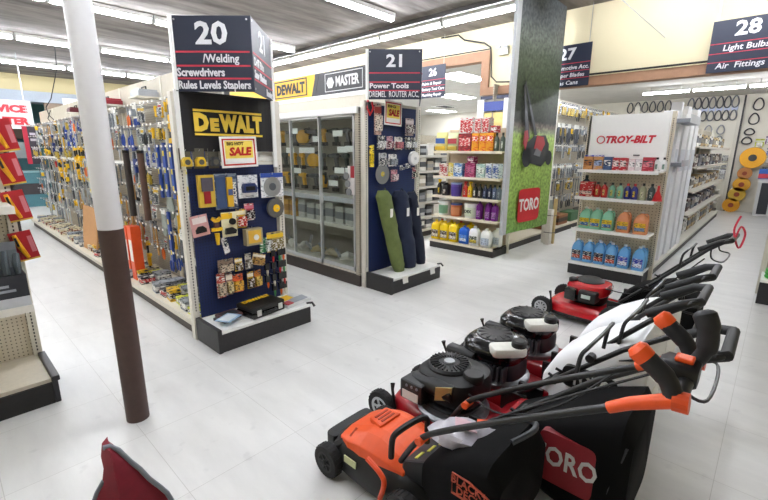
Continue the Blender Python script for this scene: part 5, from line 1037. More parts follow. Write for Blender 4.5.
# ---------------------------------------------------------------- back of the shop: service corner
t = thing('service_sign', 'white hanging sign with red letters SERVICE CENTER at the left edge', 'sign', (.36, 12.0, 2.04))
MB().bx(0, 1.38, 0, .05, 0, .52).build('sign_board', mat('#cdd2d2', .4), t); q = MB(); q.bx(-.02, 1.40, -.01, .06, .5, .55); q.bx(-.02, 1.40, -.01, .06, -.03, .0); q.bx(1.38, 1.41, -.01, .06, -.03, .55); q.build('frame', mat('#dfe6e6', .4), t)
text('SERVICE', .22, mat('#d42a38', .5), t, (.90, -.003, .375), FY, 'lettering', .06, fit=(.86, .16)); text('CENTER', .22, mat('#d42a38', .5), t, (.93, -.003, .13), FY, 'lettering', .06, fit=(.82, .16))
[MB().cyl((x, .02, .55), (x, .02, 1.455), .005, n=5).build('hanging_wire', STEEL, t) for x in (.2, 1.3)]
tag(MB().tube([(1.93, 9.8, 3.42), (1.92, 9.9, 3.0), (1.80, 10.1, 2.5), (1.72, 10.2, 2.35), (1.75, 10.2, 2.2), (1.82, 10.2, 2.12), (1.78, 10.2, 2.05), (1.72, 10.2, 2.15), (1.78, 10.2, 2.3)], .008, n=6).build('cable', BLACK), 'black cable looping down from the back ceiling lights to the service sign', 'cable')
t = thing('vertical_sign', 'narrow dark and red hanging sign beyond the long aisle, below the service sign', 'sign', (1.52, 11.8, 1.28)); MB().bx(.08, .24, 0, .02, 0, .78).build('dark_board', mat('#3b3540', .5), t); MB().bx(0, .08, 0, .02, .0, .78).build('red_edge', mat('#b8273f', .5), t)
q = MB(); [q.bx(.11, .21, -.003, 0, z, z+.05) for z in (.12, .3, .48, .6)]; q.build('print', mat('#b9b4bd', .5), t); q = MB(); q.cyl((.12, .01, .78), (.12, .01, 2.22), .005, n=5); q.build('hanging_wire', STEEL, t)
t = thing('service_counter', 'teal service counter at the back behind the long aisle', 'counter', (.9, 15.3, 0)); MB().bx(-1.6, 1.5, 0, .5, 0, .95).build('front', mat('#3f6f78', .6, vary=.2), t); MB().bx(-1.65, 1.55, -.05, .55, .95, 1.0).build('top', mat('#7fa3a8', .4), t); MB().bx(.3, 1.3, -.01, 0, .35, .65).build('recess', mat('#2a2427', .6), t)
t = thing('cabinet', 'dark brown cabinet on the teal back wall behind the service sign', 'cabinet', (1.0, 17.6, 1.9)); MB().bx(-1, 1.6, 0, .38, 0, .6).build('body', mat('#5b4a3c', .6), t); MB().bx(.35, .38, -.01, 0, .02, .58).build('door_gap', BLACK, t)
t = thing('notice_board', 'pale notice pinned on the teal back wall', 'notice', (1.9, 17.97, 1.3)); MB().bx(0, .5, 0, .03, 0, .5).build('sheet', mat('#cdd8da', .6), t)
t = thing('banner_sheet', 'pale blue and white poster above the back of the tool aisle', 'poster', (2.9, 14.88, 2.35)); MB().bx(0, .9, 0, .02, 0, .62).build('sheet', mat('#e3ecf2', .5), t); MB().bx(.1, .5, -.003, 0, .1, .45).build('print', mat('#b8cfe0', .5), t)

# ---------------------------------------------------------------- left endcap of beige pegboard
t = thing('endcap_shelving', 'beige pegboard endcap at the left edge with cream base and black kick', 'shelving', (.36, 3.72, 0))
MB().bx(-1.0, -.03, -.012, 0, .15, 2.1).build('back_panel', pegmat('#d8cfbb', '#57503f', 0, 2, .0254), t)
q = MB(); q.bx(-.05, .0, -.04, .02, 0, 2.1); 
z = .2
while z < 2.05: q.bx(-.03, -.022, -.043, -.04, z, z+.014, 1); z += .0254
q.build('upright', [BEIGE, DARK], t)
MB().bx(-1.0, -.03, -.50, -.012, .135, .165).build('base_deck', mat('#d9d1bf', .5), t, bevel=.003)
q = MB(); q.bx(-1.0, -.03, -.52, -.50, 0, .14); q.build('kick_plate', mat('#1b1a1a', .5, vary=.4), t)
q = MB(); q.bx(-.03, .0, -.525, -.04, 0, .15); q.bx(-.03, .012, -.53, -.04, .15, .185); q.build('end_cover', mat('#26252a', .4, vary=.3), t, bevel=.006)
for z in (.64, 1.26):
    q = MB(); q.bx(-1.0, -.035, -.40, -.012, z-.02, z); q.bx(-1.0, -.035, -.41, -.40, z-.04, z+.006); q.build('shelf', mat('#e6e3da', .45), t)
for k, z in enumerate((.64,)):
    for i in range(2):
        t = thing('tool_display_box', 'black and grey boxed tool set on the left endcap shelf, %s one' % ('right' if i == 0 else 'left'), 'box', (.18-.32*i, 3.44, .642))
        MB().bx(-.14, .14, -.1, .16, 0, .20).build('box', mat('#2b2e36', .4), t); MB().bx(-.14, .14, -.104, -.1, .0, .06).build('silver_strip', mat('#c9cdd2', .4), t)
        q = MB(); q.bx(-.12, .05, -.104, -.1, .13, .145); q.bx(-.12, .08, -.104, -.1, .10, .115); q.build('print', mat('#9da3ab', .5), t)
        q = MB(); [q.tube([(-.11+.055*j, -.07, .2), (-.11+.055*j, -.05, .27), (-.1+.055*j, -.02, .32+.02*(j % 2))], [.018, .022, .015], 0, 8) for j in range(5)]; q.build('tools', mat('#5a5f66', .35, .3), t, smooth=True)
        MB().bx(-.14, .14, -.098, -.094, .2, .36).build('clear_window', GLASS, t); MB().bx(-.14, .14, .15, .16, .2, .37).build('back_card', mat('#8a8e95', .5), t)
for i, z in enumerate((1.78, 1.57, 1.33, 1.06)):
    t = thing('knife_pack', 'red pack with a yellow knife, side of the left endcap, %s from the top' % ORD[i], 'pack', (.355, 3.665, z), radians(-8), 'red knife packs'); t.rotation_euler = (0, -.16, radians(-6))
    MB().bx(-.06, .06, -.006, 0, -.2, .0).build('card', mat('#b8202c', .4), t); MB().bx(-.06, .06, -.008, -.006, -.2, -.19).build('card_edge', mat('#e0b74a', .4), t); MB().bx(.03, .055, -.009, -.006, -.15, -.04).build('print', mat('#d8808a', .5), t)
    MB().tube([(-.03, -.02, -.015), (-.022, -.024, -.09), (.0, -.02, -.18)], [.012, .017, .011], 0, 8).build('knife', mat('#f0a818', .4), t); MB().tube([(-.03, -.045, -.03), (-.026, -.05, -.09)], .007, 0, 6).build('slider', BLACK, t)
t = thing('clip_strip', 'dark metal strip at the side of the left endcap holding the red packs', 'strip', (.358, 3.70, .95)); MB().bx(0, .02, 0, .006, 0, .9).build('strip', mat('#3a3a3d', .4), t)
for i, (x, z) in enumerate([(.22, 1.30), (.05, 1.30), (.2, .98), (.05, .98)]):
    o = inst(hmesh('blister_pack', ('#3a3d44', '#8a8e95', '#d6b23a', SV)), 'blister_pack', (x-.05, 3.70, z+.55 if z > 1.2 else z+.2), 0, 'dark carded pack on the left endcap pegboard, %s %s' % ('upper' if z > 1.2 else 'lower', 'right' if x > .1 else 'left'), 'pack')

# ---------------------------------------------------------------- crimson fabric in the foreground
t = thing('fabric_cover', 'crimson pointed fabric cover with grey piping standing at the bottom left', 'fabric cover', (.27, 1.553, 0), -.174)
edge = [(.008, .60), (.03, .575), (.06, .512), (.085, .468), (.108, .415), (.14, .36), (.16, .322), (.172, .28), (.185, .2), (.2, .0)]
left = [(-.012, .602), (-.022, .56), (-.02, .50), (-.026, .456), (-.05, .42), (-.075, .36), (-.1, .2), (-.11, .0)]
q = MB()
def ridge(z): return (.006+.02*(1-z/.6), -.035-.06*(1-z/.6), z)
k = 12; R_ = []
def atz(c, z):
    for (xa, za), (xb, zb) in zip(c, c[1:]):
        if zb <= z <= za: return xa+(xb-xa)*(za-z)/(za-zb+1e-9)
    return c[0][0]
zs = [.60*(1-j/k) for j in range(k+1)]
for z in zs:
    xl, xr = atz(left, min(z, .6)), atz(edge, min(z, .6)); rx, ry, _ = ridge(z); w_ = .01*sin(z*22)
    R_.append([(xl, .03, z), (xl*.6+rx*.4, ry*.35, z), (rx, ry, z), ((rx+xr)/2, ry*.55+w_, z), (xr, 0, z), (xr*.9, .03, z), (rx, .06, z)])
q.rings(R_).build('cloth', mat('#7c0f24', .8, vary=.25, scale=25), t, smooth=True)
MB().tube([(x, -.004, z) for x, z in [(-.012, .602)]+edge], .0085, 0, 8).build('piping', mat('#7d828c', .6), t, smooth=True)
MB().tube([(x, .025, z) for x, z in left[3:]], .0075, 0, 8).build('piping', mat('#7d828c', .6), t, smooth=True)
# ---------------------------------------------------------------- lawn mowers, front towards +y
TYRE = mat('#1a1a1b', .75, vary=.2); RIM = mat('#b9bcbf', .35, .4); FRAME = mat('#0f1012', .35); BAGB = mat('#070708', .9, vary=.3, scale=18, bump=.25, spec=.2); BAGW = mat('#f3f4f5', .7, vary=.04, scale=10, bump=.2); FOAM = mat('#1b1c1e', .6)
def wheel(t, x, y, r, wd, out, rimc=None, spokes=7):
    q = MB(); q.lathe([(r*.62, -wd/2), (r*.94, -wd/2), (r, -wd*.3), (r, wd*.3), (r*.94, wd/2), (r*.62, wd/2)], (x, y, r), 0, 28, 'x', caps=False)
    q.lathe([(r*.62, wd*.4), (r*.62, -wd*.4)], (x, y, r), 0, 28, 'x')
    for k in range(24):
        a = 2*pi*k/24; q.box((x, y+r*cos(a), r+r*sin(a)), (wd*.7, r*.08, r*.04), 0, Matrix.Rotation(a+pi/2, 4, 'X').to_3x3())
    w_ = q.build('wheel', TYRE, t, smooth=True)
    h = MB(); xo = x+out*wd*.42
    h.lathe([(r*.50, 0), (r*.64, 0), (r*.64, out*.006), (r*.50, out*.006)], (xo, y, r), 0, 24, 'x', caps=False); h.lathe([(.001, 0), (r*.2, 0), (r*.16, out*.016), (.001, out*.018)], (xo, y, r), 0, 14, 'x')
    for k in range(spokes):
        a = 2*pi*k/spokes; h.box((xo+out*.003, y+r*.36*cos(a), r+r*.36*sin(a)), (.006, r*.36, r*.13), 0, Matrix.Rotation(a, 4, 'X').to_3x3())
    h.build('hub_cap', rimc or RIM, w_)
    return w_
def deck(t, m, hw=.26, y0=-.36, y1=.36, zt=.20):
    q = MB(); cy = (y0+y1)/2; hy = (y1-y0)/2; D = lambda s, z, e=3.6: sup(hw*s, hy*s, z, 32, e, 0, cy)
    q.rings([D(1.0, .055), D(1.02, .06), D(1.0, .12), D(.985, .135), D(.93, .165), D(.86, .178), D(.78, zt-.005, 3), D(.5, zt, 2.5)])
    d = q.build('deck', m, t, smooth=True)
    h = MB(); h.rings([D(1.035, .05), D(1.04, .075), D(1.03, .08)]); h.build('skirt', FRAME, d, smooth=True)
    return d
def handlebar(t, ptsL, gripm, r=.0125, halfw=.22, endw=.19):
    """ptsL: (y, z) from deck to end; mirrored"""
    n = len(ptsL); L = [(-(halfw+(endw-halfw)*i/(n-1)), y, z) for i, (y, z) in enumerate(ptsL)]; R = [(-x, y, z) for x, y, z in L]
    xe, ye, ze = L[-1]
    h = MB().tube(L+[(xe+.03, ye-.025, ze+.005), (-xe-.03, ye-.025, ze+.005)]+R[::-1], r, 0, 10).build('handlebar', FRAME, t, smooth=True)
    MB().tube([(xe, ye+.16, ze-.10*(ptsL[-1][1]-ptsL[-2][1] > 0)*.9), (xe, ye+.03, ze-.01), (xe+.03, ye-.025, ze+.005), (-xe-.03, ye-.025, ze+.005), (-xe, ye+.03, ze-.01), (-xe, ye+.16, ze-.09)], r*1.6, 0, 10).build('foam_grip', gripm, h, smooth=True)
    for s in (-1, 1):
        q = MB(); y, z = ptsL[1]; q.cyl((s*(halfw+.025), y, z), (s*(halfw-.03), y, z), .018, n=10); q.tube([(s*(halfw+.022), y-.02, z-.02), (s*(halfw+.03), y+.05, z+.0)], .008, 0, 6)
        q.build('clamp_knob', BLACK, h)
    return h
def bag(t, m, hw, ys, zlo, zhi):
    rg = []
    for i, y in enumerate(ys): rg.append(rrect_xz(y, hw[i], zlo[i], zhi[i], 28, 6))
    b = MB().rings(rg).build('grass_bag', m, t, smooth=True)
    return b
def cable(t, pts, m=None, r=.005, nm='cable'):
    return MB().tube(pts, r, 0, 6).build(nm, m or BLACK, t, smooth=True)
def smooth_path(pts, n=6):
    P = [Vector(p) for p in pts]; out = []
    for i in range(len(P)-1):
        p0, p1, p2, p3 = P[max(i-1, 0)], P[i], P[i+1], P[min(i+2, len(P)-1)]
        for k in range(n):
            u = k/n; out.append(.5*((2*p1)+(p2-p0)*u+(2*p0-5*p1+4*p2-p3)*u*u+(3*p1-p0-3*p2+p3)*u**3))
    out.append(P[-1]); return out

def gas_mower(label, x, y, rz, kind):
    t = thing('lawn_mower', label, 'lawn mower', (x, y, 0), rz, None)
    body = {'black': DKRED, 'tank': DKRED, 'red': mat('#c41420', .25, coat=.5)}[kind]
    wx = .275 if kind == 'red' else .205
    dk = deck(t, body, hw=.26 if kind == 'red' else .205, zt=.19 if kind != 'red' else .18)
    rr = .115 if kind == 'red' else .105
    for s in (-1, 1):
        wheel(t, s*wx, .36, .10, .05, s, RIM, 9 if kind == 'red' else 5); wheel(t, s*wx, -.31, rr if kind != 'red' else .135, .05, s, RIM, 9 if kind == 'red' else 5)
        MB().tube([(s*(wx-.035), .36, .1), (s*(wx-.035), .30, .17)], .014, 0, 8).build('axle_arm', FRAME, t)
    for s in (-1,):
        MB().tube([(s*(wx-.013), .27, .13), (s*(wx-.007), .285, .235), (s*(wx-.025), .30, .265)], [.007, .009, .014], 0, 8).build('height_lever', BLACK, t)
    if kind == 'red':
        MB().rings([sup(.165*s, .175*s, z, 28, 3, .0, .02) for s, z in ((.9, .18), (.95, .25))]).build('engine_block', BLACK, t, smooth=True)
        sh = MB().rings([sup(.19*s, .19*s, z, 28, 3.2, .0, .02) for s, z in ((.92, .265), (1, .285), (1, .335), (.93, .365), (.75, .378))]).build('engine_shroud', mat('#c41420', .25, coat=.5), t, smooth=True)
        MB().lathe([(.125, .37), (.125, .385), (.1, .405), (.05, .412), (.001, .412)], (0, .02, 0), 0, 26).build('recoil_cover', BLACK, t, smooth=True)
        af = MB().bx(-.255, -.10, -.12, .04, .23, .335).build('air_filter', BLACK, t, bevel=.018); MB().bx(-.258, -.254, -.075, .005, .27, .305).build('sticker', mat('#c9d6cf', .5), af)
        MB().bx(-.25, -.12, .06, .17, .22, .335).build('muffler', GLOSSB, t, bevel=.02)
        MB().lathe([(.04, .365), (.042, .395), (.03, .405), (.001, .405)], (-.09, .15, 0), 0, 14).build('fuel_cap', BLACK, t, smooth=True)
    elif kind == 'black':
        MB().rings([sup(.17*s, .18*s, z, 28, 3, .0, .0) for s, z in ((.9, .18), (.98, .24))]).build('engine_block', mat('#3a3b3d', .4, .3), t, smooth=True)
        MB().rings([sup(.18*s, .19*s, z, 28, 3.2, .01, .0) for s, z in ((.9, .25), (1, .28), (1, .36), (.95, .395), (.8, .41))]).build('engine_shroud', mat('#131415', .45), t, smooth=True)
        q = MB(); q.lathe([(.125, .405), (.125, .42), (.115, .432), (.04, .432), (.001, .434)], (.0, .03, 0), 0, 30)
        for k in range(26):
            a = 2*pi*k/26; q.box((.085*cos(a), .03+.085*sin(a), .436), (.05, .006, .012), 0, Matrix.Rotation(a, 4, 'Z').to_3x3())
        rc = q.build('recoil_cover', mat('#18191b', .5), t); MB().lathe([(.032, .432), (.03, .442), (.001, .443)], (0, .03, 0), 0, 14).build('badge', mat('#9a9da1', .4, .5), rc)
        MB().lathe([(.055, .39), (.057, .425), (.05, .435), (.001, .435)], (-.02, -.14, 0), 0, 18).build('fuel_cap', BLACK, t, smooth=True)
        MB().tube(smooth_path([(-.13, .16, .33), (-.15, .03, .35), (-.145, -.1, .35)]), .05, 0, 10).build('cowl', mat('#1c1d1f', .35), t, smooth=True)
        af = MB().bx(-.232, -.11, .05, .20, .245, .36).build('air_filter', mat('#1d1e20', .4), t, bevel=.012); MB().bx(-.235, -.231, .07, .18, .255, .305).build('sticker', mat('#d9d9d6', .5), af)
        q = MB(); [q.cyl((-.236, .08+.035*k, .337), (-.228, .08+.035*k, .337), .008, n=8) for k in range(3)]; q.build('button', mat('#8a8f99', .4), af)
        pl = MB().lathe([(.20, .182), (.205, .2), (.19, .215), (.16, .215)], (-.02, -.02, 0), 0, 30).build('engine_base', mat('#8f9296', .3, .7), t, smooth=True)
        tg = MB().box((0, 0, 0), (.085, .003, .13), 0, Matrix.Rotation(-.9, 3, 'Z') @ Matrix.Rotation(.5, 3, 'X')).build('hang_tag', mat('#f7e9a4', .6), t, (-.20, -.07, .36))
    else:
        MB().lathe([(.19, .185), (.195, .215), (.17, .235), (.1, .24)], (0, 0, 0), 0, 30).build('engine_base', mat('#8f9296', .35, .6), t, smooth=True)
        MB().rings([sup(.155*s, .165*s, z, 24, 2.6, .0, .0) for s, z in ((1, .22), (1, .30), (.95, .34))]).build('engine_block', mat('#303134', .45, .3), t, smooth=True)
        q = MB(); [q.bx(-.18, -.12, -.12+.03*k, -.105+.03*k, .24, .33) for k in range(7)]; q.build('cooling_fins', mat('#55575b', .4, .5), t)
        sh = MB().rings([sup(.19*s, .195*s, z, 28, 2.8, .01, .03) for s, z in ((.95, .335), (1, .36), (.98, .405), (.85, .435), (.6, .447))]).build('engine_shroud', GLOSSB, t, smooth=True)
        q = MB(); q.lathe([(.12, .442), (.115, .455), (.06, .462), (.001, .462)], (.02, .05, 0), 0, 26)
        for k in range(12):
            a = 2*pi*k/12; q.box((.02+.08*cos(a), .05+.08*sin(a), .459), (.05, .012, .008), 0, Matrix.Rotation(a, 4, 'Z').to_3x3())
        q.build('recoil_cover', mat('#232427', .35), t)
        ft = MB().rings([[(x*.72+y*.69-.10, -x*.69+y*.72-.10, z) for x, y, _ in sup(.105*s, .06*s, z, 24, 6)] for s, z in ((.95, .405), (1, .412), (1, .448), (.95, .455))]).build('fuel_tank', mat('#e6e5dc', .4), t, smooth=True)
        MB().lathe([(.04, .45), (.044, .46), (.044, .487), (.035, .497), (.001, .497)], (-.06, -.15, 0), 0, 16).build('fuel_cap', BLACK, t, smooth=True)
        MB().rings([[(x, y, z) for x, z, _ in sup(.045, .048, 0, 16, 4, -.165, .325)] for y in (.08, .1, .25, .27)]).build('air_filter', mat('#1c1d1f', .4), t, smooth=True)
        MB().lathe([(.001, 0), (.06, .0), (.06, -.01), (.001, -.012)], (-.18, -.0, .28), 0, 16, 'x').build('muffler_guard', mat('#6a6d71', .4, .6), t)
        MB().tube([(-.19, .27, .30), (-.205, .29, .37), (-.205, .295, .395)], [.006, .008, .015], 0, 8).build('primer_knob', BLACK, t)
        MB().bx(-.175, -.1, -.235, -.20, .186, .2).build('deck_sticker', mat('#2e3f8f', .4), t)
    # rear cover, handle, bag
    MB().prism([(-.26, .18), (-.26, .22), (-.34, .29), (-.40, .30), (-.40, .17), (-.33, .17)], -.17, .17, 'x').build('rear_door', mat('#191a1c', .5) if kind == 'red' else body, t, bevel=.01)
    for s in (-1, 1): MB().bx(s*(wx-.035)-.012, s*(wx-.035)+.012, -.36, -.22, .15, .30).build('handle_bracket', FRAME, t)
    if kind == 'red': path = [(-.28, .27), (-.50, .49), (-.72, .72), (-.86, .87), (-.96, .95)]
    elif kind == 'black': path = [(-.28, .27), (-.50, .46), (-.78, .72), (-.97, .86), (-1.12, .935)]
    else: path = [(-.28, .27), (-.48, .48), (-.70, .73), (-.84, .88), (-.95, .965)]
    hb = handlebar(t, path, FOAM if kind != 'red' else FRAME, halfw=.22 if kind == 'red' else .185, endw=.19 if kind == 'red' else .165)
    e = path[-1]
    wd = 1. if kind == 'red' else .86
    X = lambda P: [(x*wd, y, z) for x, y, z in P]
    cable(t, smooth_path(X([(-.205, e[0]+.08, e[1]-.05), (-.20, e[0]+.07, e[1]-.14), (-.19, e[0], e[1]-.16), (.19, e[0], e[1]-.16), (.20, e[0]+.07, e[1]-.14), (.205, e[0]+.08, e[1]-.05)])), FRAME, .006, 'control_bail')
    cable(t, smooth_path(X([(-.215, -.70, .70), (-.215, -.71, .80), (-.19, -.73, .84), (.0, -.735, .845), (.19, -.73, .84), (.215, -.71, .80), (.215, -.70, .70)])), FRAME, .009, 'hoop')
    if kind != 'tank': cable(t, smooth_path([(-.2, -.85, .80), (-.24, -.66, .58), (-.2, -.4, .40), (-.1, -.15, .36)]))
    MB().cyl((.2*wd, -.66, .65), (.15*wd, -.66, .65), .02, n=10).build('rope_guide', BLACK, t)
    bm2 = BAGW if kind == 'tank' else BAGB
    if kind == 'red': b = bag(t, bm2, (.16, .20, .23, .22, .18), (-.30, -.40, -.62, -.80, -.86), (.2, .16, .12, .13, .2), (.36, .45, .52, .46, .40))
    else: b = bag(t, bm2, (.14, .175, .21, .225, .225, .20), *(((-.38, -.48, -.62, -.76, -.90, -.94), (.2, .14, .08, .05, .06, .12), (.32, .38, .46, .54, .60, .54)) if kind == 'black' else ((-.34, -.40, -.52, -.66, -.80, -.84), (.26, .2, .12, .1, .12, .2), (.40, .52, .63, .71, .76, .70))))
    if kind == 'tank':
        pl = MB().rings([[(xx, y_, z_) for y_, z_, _ in sup(.13, .06, 0, 24, 5, -.60, .47)] for xx in (-.230, -.185)]).build('logo_patch', BLACK, b)
        text('TORO', .11, mat('#e4e4e2', .5), b, (-.233, -.61, .47), FX, 'lettering', .03, fit=(.19, .075))
        MB().tube([(-.168, -.44, .46), (-.2, -.56, .565), (-.222, -.79, .66)], .006, 0, 6).build('seam', mat('#2a2c30', .6), b)
        MB().bx(-.05, .05, -.842, -.828, .3, .44).build('tag', PAPER, b)
    elif kind == 'black':
        MB().rings([[(xx, y_, z_) for y_, z_, _ in sup(.115, .12, 0, 24, 8, -.71, .32)] for xx in (-.226, -.19)]).build('logo_patch', mat('#8f1d28', .5), b)
        text('TORO', .125, mat('#d9d6d4', .5), b, (-.230, -.705, .33), FX, 'lettering', .02, .75)
        q = MB(); q.tube([(-.21, -.92, .5), (-.22, -.88, .3), (-.21, -.86, .12)], .006, 0, 6); q.build('seam', mat('#2b2d31', .7), b)
    else:
        q = MB(); q.prism([(-.48, .30), (-.55, .33), (-.6, .36), (-.56, .30)], -.235, -.225, 'x'); q.build('red_mark', RED, b); MB().bx(-.226, -.218, -.70, -.64, .36, .42).build('tag', PAPER, b)
    return t
m5 = gas_mower('bright red mower with red engine shroud, farthest in the row', 4.24, 1.17, radians(-2), 'red')
m4 = gas_mower('dark red mower with white tank and white bag, fourth from the camera', 2.83, 1.15, radians(0), 'tank')
m3 = gas_mower('dark red mower with white tank, third from the camera, white bag with black patch', 2.325, 1.14, radians(0), 'tank')
m2 = gas_mower('dark red mower with black engine and yellow hang tag, beside the orange electric one', 1.855, 1.18, radians(0), 'black')
# folded carton tags on the handles
cable(m5, smooth_path([(-.1, -1.0, .98), (-.1, -1.02, 1.06), (-.08, -1.05, 1.0), (-.12, -1.03, .9), (-.06, -.98, 1.02), (-.02, -1.0, 1.13)]), mat('#d8344c', .5), .007, 'red_ribbon')

# ---------------------------------------------------------------- the electric mower in front
def electric_mower(x, y, rz):
    t = thing('lawn_mower', 'orange and black electric mower with orange handle grips, nearest the camera', 'lawn mower', (x, y, 0), rz)
    OR = mat('#ee5a1e', .42, vary=.06); BK = mat('#0f1011', .5, vary=.2)
    D = lambda s, z, e=3.4, cy=-.02: sup(.20*s, .315*s, z, 32, e, 0, cy)
    MB().rings([D(1, .05), D(1.03, .06), D(1.03, .13), D(.97, .16), D(.9, .19), D(.8, .21)]).build('deck', BK, t, smooth=True)
    MB().rings([sup(.15, .04, z, 20, 5, 0, .30) for z in (.06, .16)]).build('nose_bar', BK, t, smooth=True)
    # faceted orange hood
    hood = MB()
    prof = [(.235, .13, .19, .10), (.215, .15, .225, .12), (.14, .175, .26, .13), (.05, .18, .30, .12), (-.03, .175, .305, .115), (-.12, .165, .285, .12), (-.20, .15, .26, .12)]
    rg = []
    for yy, hw, zt, tw in prof: rg.append([(-hw, yy, .17), (-hw*1.0, yy, .17+(zt-.17)*.55), (-tw, yy, zt-.012), (-tw*.6, yy, zt), (tw*.6, yy, zt), (tw, yy, zt-.012), (hw, yy, .17+(zt-.17)*.55), (hw, yy, .17)])
    h = hood.rings(rg).build('hood', OR, t, bevel=.006)
    q = MB(); [q.box((-.13, .14, .245), (.05, .008, .012), 0, Matrix.Rotation(-.5, 3, 'Y')) for k in range(1)]; q.build('vent_slots', mat('#b53c10', .5), h)
    MB().prism([(-.06, .10), (.06, .10), (.075, .01), (-.075, .01)], .285, .315, 'z').build('top_panel', OR, h, bevel=.01)
    q = MB(); [q.bx(-.045, .045, .025+.022*k, .035+.022*k, .315, .319) for k in range(3)]; q.build('top_vents', mat('#b53c10', .5), h)
    MB().bx(-.206, -.2, .05, .13, .13, .165).build('label', mat('#c9cf9f', .5), t)
    for s in (-1, 1):
        wheel(t, s*.215, .235, .085, .055, s, BK, 6); wheel(t, s*.215, -.27, .10, .055, s, BK, 6)
        MB().tube([(s*.16, .235, .085), (s*.16, .22, .15), (s*.13, .18, .18)], .03, 0, 8).build('wheel_arm', BK, t, smooth=True)
    lv = MB().tube(smooth_path([(-.225, -.13, .10), (-.232, -.16, .20), (-.228, -.13, .235), (-.225, -.05, .26)]), .012, 0, 8).build('height_lever', mat('#e14a16', .45), t, smooth=True)
    # black carry loop in front of the handle
    MB().tube(smooth_path([(-.165, -.14, .28), (-.168, -.15, .38), (-.155, -.17, .42), (-.09, -.2, .45), (-.04, -.22, .455), (-.02, -.225, .42), (-.02, -.225, .32)]), .014, 0, 8).build('carry_handle', BK, t, smooth=True)
    MB().prism([(-.18, .20), (-.18, .27), (-.3, .33), (-.60, .47), (-.62, .42), (-.3, .2)], -.14, .17, 'x').build('rear_cover', mat('#202226', .5), t, bevel=.012)
    q = MB(); q.box((.12, -.53, .441), (.06, .09, .004), 0, Matrix.Rotation(-.436, 3, 'X')); q.build('warning_label', mat('#e0a53a', .5), t)
    q = MB(); [q.box((-.09+.06*k, -.24-.02*k, .303+.01*k), (.05, .016, .004), 0, Matrix.Rotation(-.46, 3, 'X')) for k in range(3)]; q.build('yellow_mark', mat('#dede62', .5), t)
    # lower and upper tubes
    for s in (-1, 1):
        tb = MB().tube(smooth_path([(s*.17, -.20, .30), (s*.172, -.30, .46), (s*.17, -.42, .56), (s*.168, -.70, .745), (s*.16, -.95, .90)]), .0125, 0, 10).build('handle_tube', FRAME, t, smooth=True)
        MB().tube([(s*.16, -.95, .90), (s*.158, -1.0, .935), (s*.15, -1.10, .985)], [.016, .018, .021], 0, 12).build('orange_sleeve', mat('#f0581c', .42), tb, smooth=True)
        MB().cyl((s*.17-.028, -.31, .465), (s*.17+.028, -.31, .465), .017, n=10).build('orange_clip', mat('#f0581c', .42), tb)
        MB().cyl((s*.15, -1.09, .982), (s*.15, -1.125, .985), .027, n=14).build('end_cap', mat('#d64a14', .45), tb)
        gr = MB().tube(smooth_path([(s*.145, -1.09, .99), (s*.145, -1.07, 1.03), (s*.147, -1.035, 1.06), (s*.15, -1.01, 1.08)]), [.024]*7+[.026]*6+[.026]*6, 0, 12).build('hand_grip', mat('#1c1d20', .6), t, smooth=True)
        MB().tube([(s*.15, -1.02, 1.073), (s*.151, -.998, 1.09), (s*.151, -.988, 1.098)], [.027, .029, .02], 0, 12).build('grip_tip', mat('#f0581c', .42), gr, smooth=True)
    cb = MB().tube([(-.14, -1.10, .99), (.14, -1.10, .99)], .02, 0, 12).build('cross_bar', BK, t, smooth=True)
    hb = MB().rings([[(x_, yy, z_) for x_, z_, _ in sup(.055*s_, .036*s_, 0, 20, 3.5, -.0, 1.0)] for s_, yy in ((.7, -1.03), (1, -1.045), (1, -1.11), (.8, -1.125))]).build('switch_box', BK, t, smooth=True)
    MB().bx(-.025, .02, -1.11, -1.065, 1.034, 1.047).build('safety_button', mat('#f0581c', .42), hb, bevel=.006)
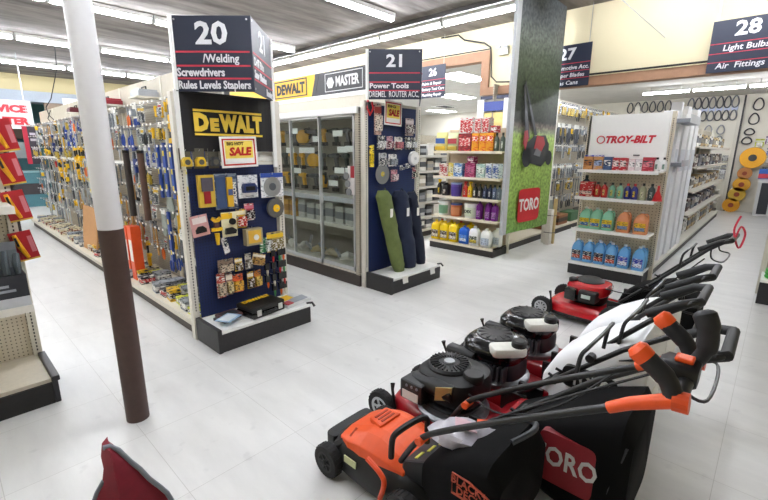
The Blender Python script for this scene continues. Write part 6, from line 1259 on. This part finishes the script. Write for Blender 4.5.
    MB().tube(smooth_path([(.05, -1.10, 1.0), (.06, -1.125, 1.06), (.07, -1.12, 1.12), (.08, -1.10, 1.165)]), [.02]*6+[.026]*6+[.03]*5+[.024, .012], 0, 14).build('padded_bar', mat('#1c1d20', .6), t, smooth=True)
    bg = bag(t, BAGB, (.15, .20, .215, .215, .20), (-.30, -.42, -.53, -.62, -.67), (.2, .16, .10, .12, .2), (.34, .43, .50, .53, .46))
    MB().tube(smooth_path([(.15, -.30, .36), (.16, -.50, .47), (.155, -.62, .53), (.08, -.66, .55), (-.02, -.62, .53)]), .012, 0, 8).build('bag_frame', mat('#3a3d42', .4), t, smooth=True)
    # outlined logo plate on the bag side
    OL = mat('#b5482c', .5)
    q = MB(); A_ = [(-.49, .445), (-.49, .36), (-.69, .36), (-.69, .40), (-.63, .425), (-.56, .445)]
    q.tube([(-.217, a, b_) for a, b_ in A_], .004, 0, 6, closed=True); q.build('logo_frame', OL, bg)
    text('BLACK+', .046, OL, bg, (-.218, -.56, .421), FX, 'lettering', .008, .9); text('DECKER', .046, OL, bg, (-.218, -.585, .383), FX, 'lettering', .008, .9)
    cable(t, smooth_path([(.16, -1.1, .97), (.1, -.9, .84), (.05, -.6, .62), (.0, -.4, .46)]))
    return t
bd = electric_mower(1.36, 1.20, radians(0))
# crumpled clear plastic bag with papers on the electric mower
t = thing('plastic_bag', 'crumpled clear plastic bag of papers lying on the electric mower cover', 'plastic bag', (1.37, .775, .40), .6)
PL = mat('#d9d6e0', .15, trans=.35, vary=.2, scale=40, bump=.6)
rg = []
for k in range(9):
    u = k/8; s = sin(pi*min(max(u, .04), .96))**.5; z = -.0+.085*u
    rg.append([(.085*s*(1+.18*sin(5*a+k))*cos(a), .16*s*(1+.14*cos(4*a+k*1.7))*sin(a), z+.014*sin(3*a+k)) for a in [2*pi*j/22 for j in range(22)]])
MB().rings(rg).build('bag_film', PL, t, smooth=True)
MB().box((.0, .02, .092), (.07, .09, .004), 0, Matrix.Rotation(.2, 3, 'X')).build('printed_paper', mat('#c9a5ad', .5), t)
MB().box((.02, -.05, .097), (.03, .045, .008)).build('orange_key', mat('#e8562a', .4), t)
